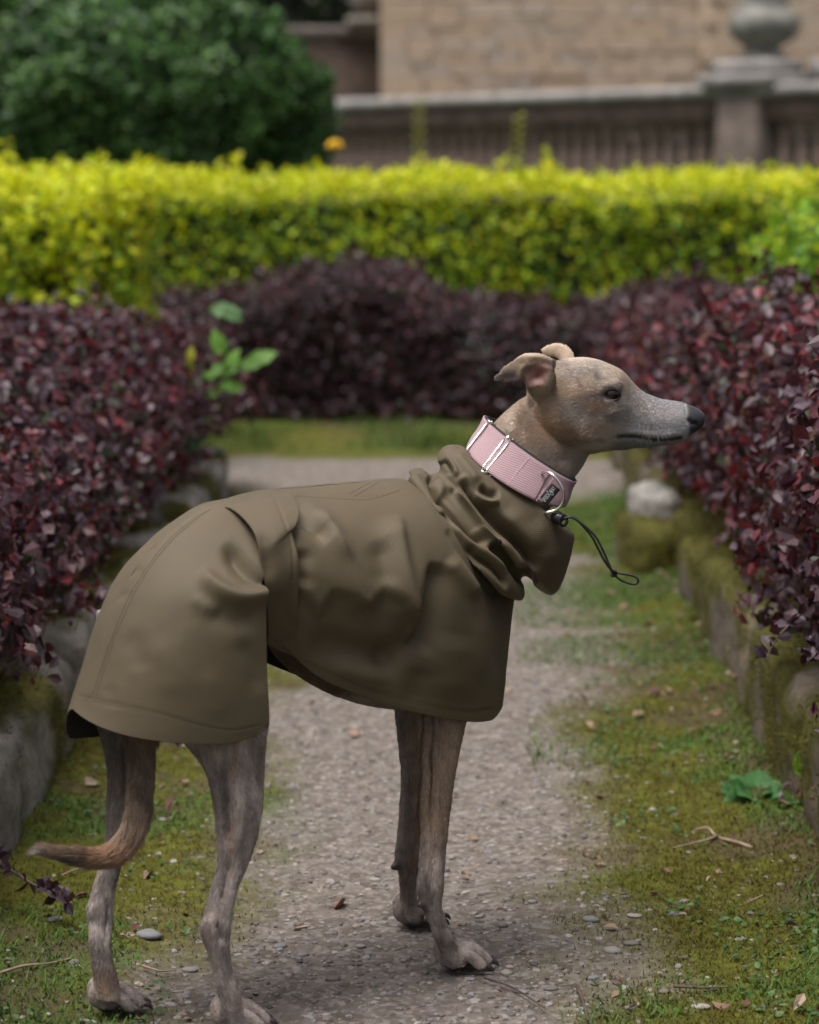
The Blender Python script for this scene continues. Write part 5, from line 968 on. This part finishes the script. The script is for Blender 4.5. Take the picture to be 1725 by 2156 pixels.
SG = [
    ([(868, 1000), (888, 1030), (918, 1072), (936, 1090)], 4.5, 9, 12, .1), ([(905, 1000), (912, 1030), (928, 1068)], -7, 7, 8, .15), ([(922, 1040), (960, 1086), (1000, 1128), (1028, 1146)], -7.5, 9, 9, .12),
    ([(1030, 1146), (1062, 1170), (1092, 1208), (1106, 1232)], -6.5, 9, 10, .15), ([(912, 1004), (928, 1026), (945, 1032), (957, 1026)], 4.0, 7, 7, .15), ([(958, 1030), (997, 1078), (1026, 1126), (1060, 1142), (1082, 1168), (1110, 1206)], 6.0, 10, 8, .1),
    ([(966, 1010), (997, 1050), (1038, 1096), (1080, 1136), (1106, 1164), (1130, 1206)], -8.5, 9, 12, .1), ([(1012, 1056), (1050, 1096), (1090, 1140), (1118, 1180)], -3, 10, 10, .2),
    ([(1010, 1024), (1030, 1038), (1052, 1043)], -6, 8, 8, .2), ([(996, 1038), (1022, 1056), (1052, 1055)], 4.5, 6, 7, .15), ([(972, 1000), (985, 1025), (1000, 1045)], 3.5, 9, 7, .2),
    ([(930, 968), (942, 982), (950, 1000)], -5, 8, 8, .2), ([(940, 962), (956, 985), (965, 1006)], 3, 6, 6, .2), ([(958, 950), (985, 985), (1010, 1018)], 2.5, 14, 10, .2),
    ([(986, 1146), (996, 1172), (1038, 1196), (1066, 1236)], -5, 7, 8, .15), ([(980, 1160), (1010, 1195), (1050, 1232), (1076, 1252)], 3.5, 9, 8, .2), ([(945, 1096), (985, 1140), (1030, 1172), (1070, 1212)], 3.5, 9, 8, .2),
    ([(1000, 1110), (1024, 1136), (1034, 1150)], 3.0, 7, 7, .2), ([(1090, 1180), (1112, 1205), (1128, 1232)], -3, 8, 8, .2), ([(1120, 1090), (1150, 1140), (1165, 1200)], 2.4, 26, 26, .3), ([(1060, 1070), (1100, 1120), (1130, 1170)], 2.5, 18, 20, .3),
]
og, WG = sheet("funnel_neck", Gc, SG, wob=.002, thick=.0018, gain=1.65, soft=1)
# stitched seams drawn as short thread runs lying on the cloth
def on_sheet(W, pts, lift=.0006):
    F_ = W.reshape(-1, 3); px, py = proj(F_); P = crom(np.array(pts, float), 26 * len(pts)); o = []
    for x, y in P:
        i = np.argsort((px - x) ** 2 + (py - y) ** 2)[:4]; p = F_[i].mean(0); dv_ = CAMP - p; o.append(p + dv_ / np.linalg.norm(dv_) * lift)
    return np.array(o)
def thread(W, pts, name="seam_stitching"):
    P = on_sheet(W, pts); L_ = np.concatenate([[0], np.cumsum(np.linalg.norm(np.diff(P, axis=0), axis=1))]); n_ = int(L_[-1] / .0042); parts = []
    at = lambda s: np.stack([np.interp(s, L_, P[:, k]) for k in range(3)], -1)
    for i in range(n_):
        parts.append(tube(at(np.linspace(i * .0042, i * .0042 + .003, 3)), .00022, 4))
    v, f = merge(parts); o = obj(name, v, f, M_stitch, coat); return o
thread(WR, [(165, 1470), (220, 1480), (330, 1504), (420, 1530), (490, 1540), (545, 1530)])
thread(WR, [(444, 1072), (392, 1104), (338, 1156), (296, 1214), (262, 1276), (236, 1342), (212, 1410), (192, 1470)])
thread(WR, [(418, 1090), (372, 1128), (326, 1180), (290, 1236), (260, 1298), (236, 1360), (214, 1425), (200, 1470)])
thread(WB, [(640, 1394), (765, 1446), (850, 1474), (928, 1490), (990, 1498), (1040, 1490)])
thread(WB, [(625, 1044), (700, 1049), (770, 1052), (812, 1042), (846, 1030)])
thread(WB, [(736, 1040), (768, 1022), (786, 1014)]); thread(WB, [(748, 1044), (782, 1024), (800, 1013)])
# draw-cord: toggle and doubled cord ending in a knotted loop
M_cord = plain("black cord", (.010, .010, .011), .55); M_tog = plain("toggle plastic", (.012, .013, .015), .28)
yT = 2.535
V_, F_ = merge([tube(crom([Py(1166, 1084, yT + .006), Py(1176, 1090, yT), Py(1184, 1098, yT - .002)], 8), [.0045, .0062, .0066, .0068, .0068, .0066, .0062, .005], 14)])
tg = obj("toggle", V_, F_, M_tog, coat)
a_ = np.linspace(0, 2 * np.pi, 25)
obj("toggle_ring", *tube(np.array([Py(1186 + 8 * math.cos(t), 1096 + 11 * math.sin(t), yT - .004 + .003 * math.cos(t)) for t in a_]), .0017, 8), M_tog, coat)
st1 = [(1186, 1088), (1204, 1087), (1219, 1098), (1245, 1128), (1259, 1154), (1275, 1184), (1292, 1206)]; st2 = [(1188, 1091), (1206, 1090), (1232, 1108), (1255, 1131), (1272, 1164), (1285, 1194), (1292, 1206)]
for s_, dy in ((st1, 0), (st2, -.004)):
    obj("cord", *tube(crom([Py(x, y, yT - .002 + dy) for x, y in s_], 50), .00135, 8), M_cord, coat)
obj("cord_loop", *tube(crom([Py(x, y, yT - .003) for x, y in [(1292, 1206), (1312, 1208), (1335, 1213), (1344, 1222), (1337, 1230), (1315, 1225), (1300, 1216), (1292, 1207)]], 50), .00135, 8), M_cord, coat)
obj("cord_knot", *merge([ellipsoid(Py(1292, 1207, yT - .003), [.0034, .003, .0036], 8, 12), tube(np.array([Py(1292 + 6 * math.cos(t), 1207 + 6.5 * math.sin(t), yT - .006 + .002 * math.sin(2 * t)) for t in a_]), .0012, 6)]), M_cord, coat)

# ================================================================== the pink collar
def twill(N, L, t):
    tc = N("TexCoord"); p = N("BsdfPrincipled", i_Roughness=.75); p.inputs['Specular IOR Level'].default_value = .2
    mp = N("Mapping"); L(tc.outputs['UV'], mp.inputs[0]); mp.inputs['Rotation'].default_value = (0, 0, math.radians(45))
    wv = N("TexWave", wave_type='BANDS', bands_direction='X', i_Scale=175.0, i_Distortion=.3); L(mp.outputs[0], wv.inputs[0])
    L(ramp(N, L, wv.outputs[1], [(0., (.22, .13, .145)), (.5, (.365, .245, .265)), (1., (.43, .305, .32))]), p.inputs['Base Color'])
    bm = N("Bump", i_Strength=.5, i_Distance=.0008); L(wv.outputs[1], bm.inputs['Height']); L(bm.outputs[0], p.inputs['Normal']); return p.outputs[0]
M_pink = mat("pink twill webbing", twill); M_steel = plain("steel", (.72, .68, .64), .16, 1.0); M_label = plain("woven label", (.010, .010, .012), .7); M_text = plain("label thread", (.62, .60, .60), .7)
collar = empty("dog_collar", Py(1100, 1000, 2.6), "wide pink twill martingale collar with steel rings around the dog's neck", "collar")
def cring(fr, off=0.0, n=200, th_=None):
    """ring at fraction fr across the strap, 0 lower edge .. 1 upper edge"""
    lo = ring3((986, 940), (1190, 1062), (1078, 1028), 2.585, .061); hi = ring3((1022, 878), (1212, 1010), (1118, 962), 2.612, .057)
    Cc, e1, e2 = (lo[i] * (1 - fr) + hi[i] * fr for i in range(3)); t = np.linspace(-np.pi, np.pi, n) if th_ is None else th_
    s1 = 1 + off / np.linalg.norm(e1); s2 = 1 + off / np.linalg.norm(e2)
    return Cc + np.cos(t)[:, None] * e1 * s1 + np.sin(t)[:, None] * e2 * s2
def strap(name, f0, f1, off, t0, t1, mt, thick, n=160, m=14):
    t = np.linspace(t0, t1, n); G_ = np.array([cring(f, off + .0006 * math.sin(7 * f), th_=t) for f in np.linspace(f0, f1, m)])
    uv = np.stack(np.meshgrid(np.linspace(0, .038 * (f1 - f0), m), np.linspace(0, (t1 - t0) * .07, n), indexing='ij'), -1).reshape(-1, 2)
    Fq = grid_faces(m, n); V0 = G_.reshape(-1, 3); n0 = vnormals(V0, Fq); cen = V0.mean(0)
    if ((V0 - cen) * n0).sum(1).mean() < 0: Fq = Fq[:, ::-1]
    o = obj(name, V0, Fq, mt, collar, uv=uv); s = o.modifiers.new("t", 'SOLIDIFY'); s.thickness = thick; s.offset = 1; return o
strap("lining", .05, 1.04, -.0035, -np.pi, np.pi, M_lining, .0030, 240)
strap("strap", 0, 1, 0, -np.pi, np.pi, M_pink, .0018, 240)
strap("strap_overlap", .0, .99, .0022, .55, 2.0, M_pink, .0016, 120)
def c_at(f, t, off=.004): return cring(f, off, th_=np.array([t]))[0]
def t_for(px, py, f):
    t = np.linspace(0.02, np.pi - .02, 400); x, y = proj(cring(f, .003, th_=t)); return t[np.argmin((x - px) ** 2 + (y - py) ** 2)]
def wire(name, pts, r, closed=False): return obj(name, *tube(crom(pts, 12 * len(pts)), r, 10), M_steel, collar)
# slide buckles
for (lo_, hi_) in (((992, 946), (1038, 882)), ((1019, 984), (1064, 924)), ((1026, 990), (1073, 932))):
    tl_, th2 = t_for(*lo_, 0), t_for(*hi_, 1)
    P = [c_at(f, tl_ * (1 - f) + th2 * f, .0042 if .02 < f < .98 else .0005) for f in (-.07, -.02, .06, .3, .5, .7, .94, 1.04, 1.09)]
    wire("slide_bar", P, .00125)
for (x, y, f) in ((1068, 927, 1.06), (1022, 988, -.05)):
    t = t_for(x, y, min(max(f, 0), 1)); wire("slide_loop", [c_at(f, t + d, .0042 - (abs(d) > .07) * .006) for d in (-.12, -.08, -.03, .03, .08, .12)], .0015)
wire("slide_loop", [c_at(1.06, t_for(1038, 882, 1) + d, o_) for d, o_ in ((-.10, -.003), (-.06, .003), (0, .0045), (.05, .003), (.08, -.003))], .0014)
dp = [(1140, 997), (1150, 993), (1164, 1000), (1178, 1016), (1187, 1039), (1184, 1060), (1172, 1073), (1152, 1079), (1144, 1078)]
yd = [2.548, 2.540, 2.533, 2.530, 2.529, 2.529, 2.530, 2.532, 2.536]
wire("d_ring", [Py(x, y, d) for (x, y), d in zip(dp, yd)], .0017)
# woven label with lettering, lying on the strap
lc = [(1133, 1053), (1152, 1065), (1180, 1031), (1162, 1017)]
def on_label(u, v, lift):     # u along the word, v across
    x = (lc[0][0] * (1 - v) + lc[1][0] * v) * (1 - u) + (lc[3][0] * (1 - v) + lc[2][0] * v) * u; y = (lc[0][1] * (1 - v) + lc[1][1] * v) * (1 - u) + (lc[3][1] * (1 - v) + lc[2][1] * v) * u
    d = np.array([2.5355, 2.5345, 2.5350, 2.5340]); yy = (d[0] * (1 - v) + d[1] * v) * (1 - u) + (d[3] * (1 - v) + d[2] * v) * u - .0005 * math.sin(math.pi * u)
    return Py(x, y, yy - lift)
Gl = np.array([[on_label(u, v, 0) for v in np.linspace(0, 1, 6)] for u in np.linspace(0, 1, 12)])
lb = obj("brand_label", Gl.reshape(-1, 3), grid_faces(12, 6), M_label, collar); s = lb.modifiers.new("t", 'SOLIDIFY'); s.thickness = .0008; s.offset = 0
def lettering(txt, u0, u1, v0, v1):
    cu = bpy.data.curves.new("t", 'FONT'); cu.body = txt; cu.size = 1; cu.resolution_u = 3; to = bpy.data.objects.new("t", cu); sc.collection.objects.link(to)
    m_ = bpy.data.meshes.new_from_object(to.evaluated_get(bpy.context.evaluated_depsgraph_get())); bpy.data.objects.remove(to)
    P = np.array([v.co[:] for v in m_.vertices]); P = P - P.min(0); P = P / P.max(0).clip(1e-6)
    fs = [list(p.vertices) for p in m_.polygons]; W_ = [on_label(u0 + (u1 - u0) * p[0], v1 + (v0 - v1) * p[1], .0009) for p in P]
    me = bpy.data.meshes.new("lettering"); me.from_pydata([tuple(x) for x in W_], [], fs); return link("lettering", me, M_text, lb)
lettering("SPEED", .09, .49, .22, .62); lettering("RAY", .67, .93, .22, .62)
obj("emblem", *tube(crom([on_label(u, v, .0010) for u, v in [(.50, .62), (.52, .30), (.57, .08), (.60, .30), (.655, .45), (.66, .68), (.60, .80), (.56, .66), (.58, .48), (.62, .5)]], 40), .00022, 5), M_text, lb)
for pts in ([(1102, 980), (1085, 1000), (1068, 1021)], [(1158, 1016), (1140, 1036), (1126, 1056)]):
    P = []
    for k in range(14):
        u = k / 14; x0, y0 = np.array(pts[0]) * (1 - u) + np.array(pts[-1]) * u; x1, y1 = np.array(pts[0]) * (1 - u - .04) + np.array(pts[-1]) * (u + .04)
        f0, f1_ = 1 - u, 1 - u - .04; P.append(tube(np.array([c_at(f0 * .96 + .01, t_for(x0, y0, f0), .0052), c_at(f1_ * .96 + .01, t_for(x1, y1, f1_), .0052)]), .0003, 4))
    obj("strap_stitching", *merge(P), plain("pink thread", (.75, .55, .56), .7), collar)
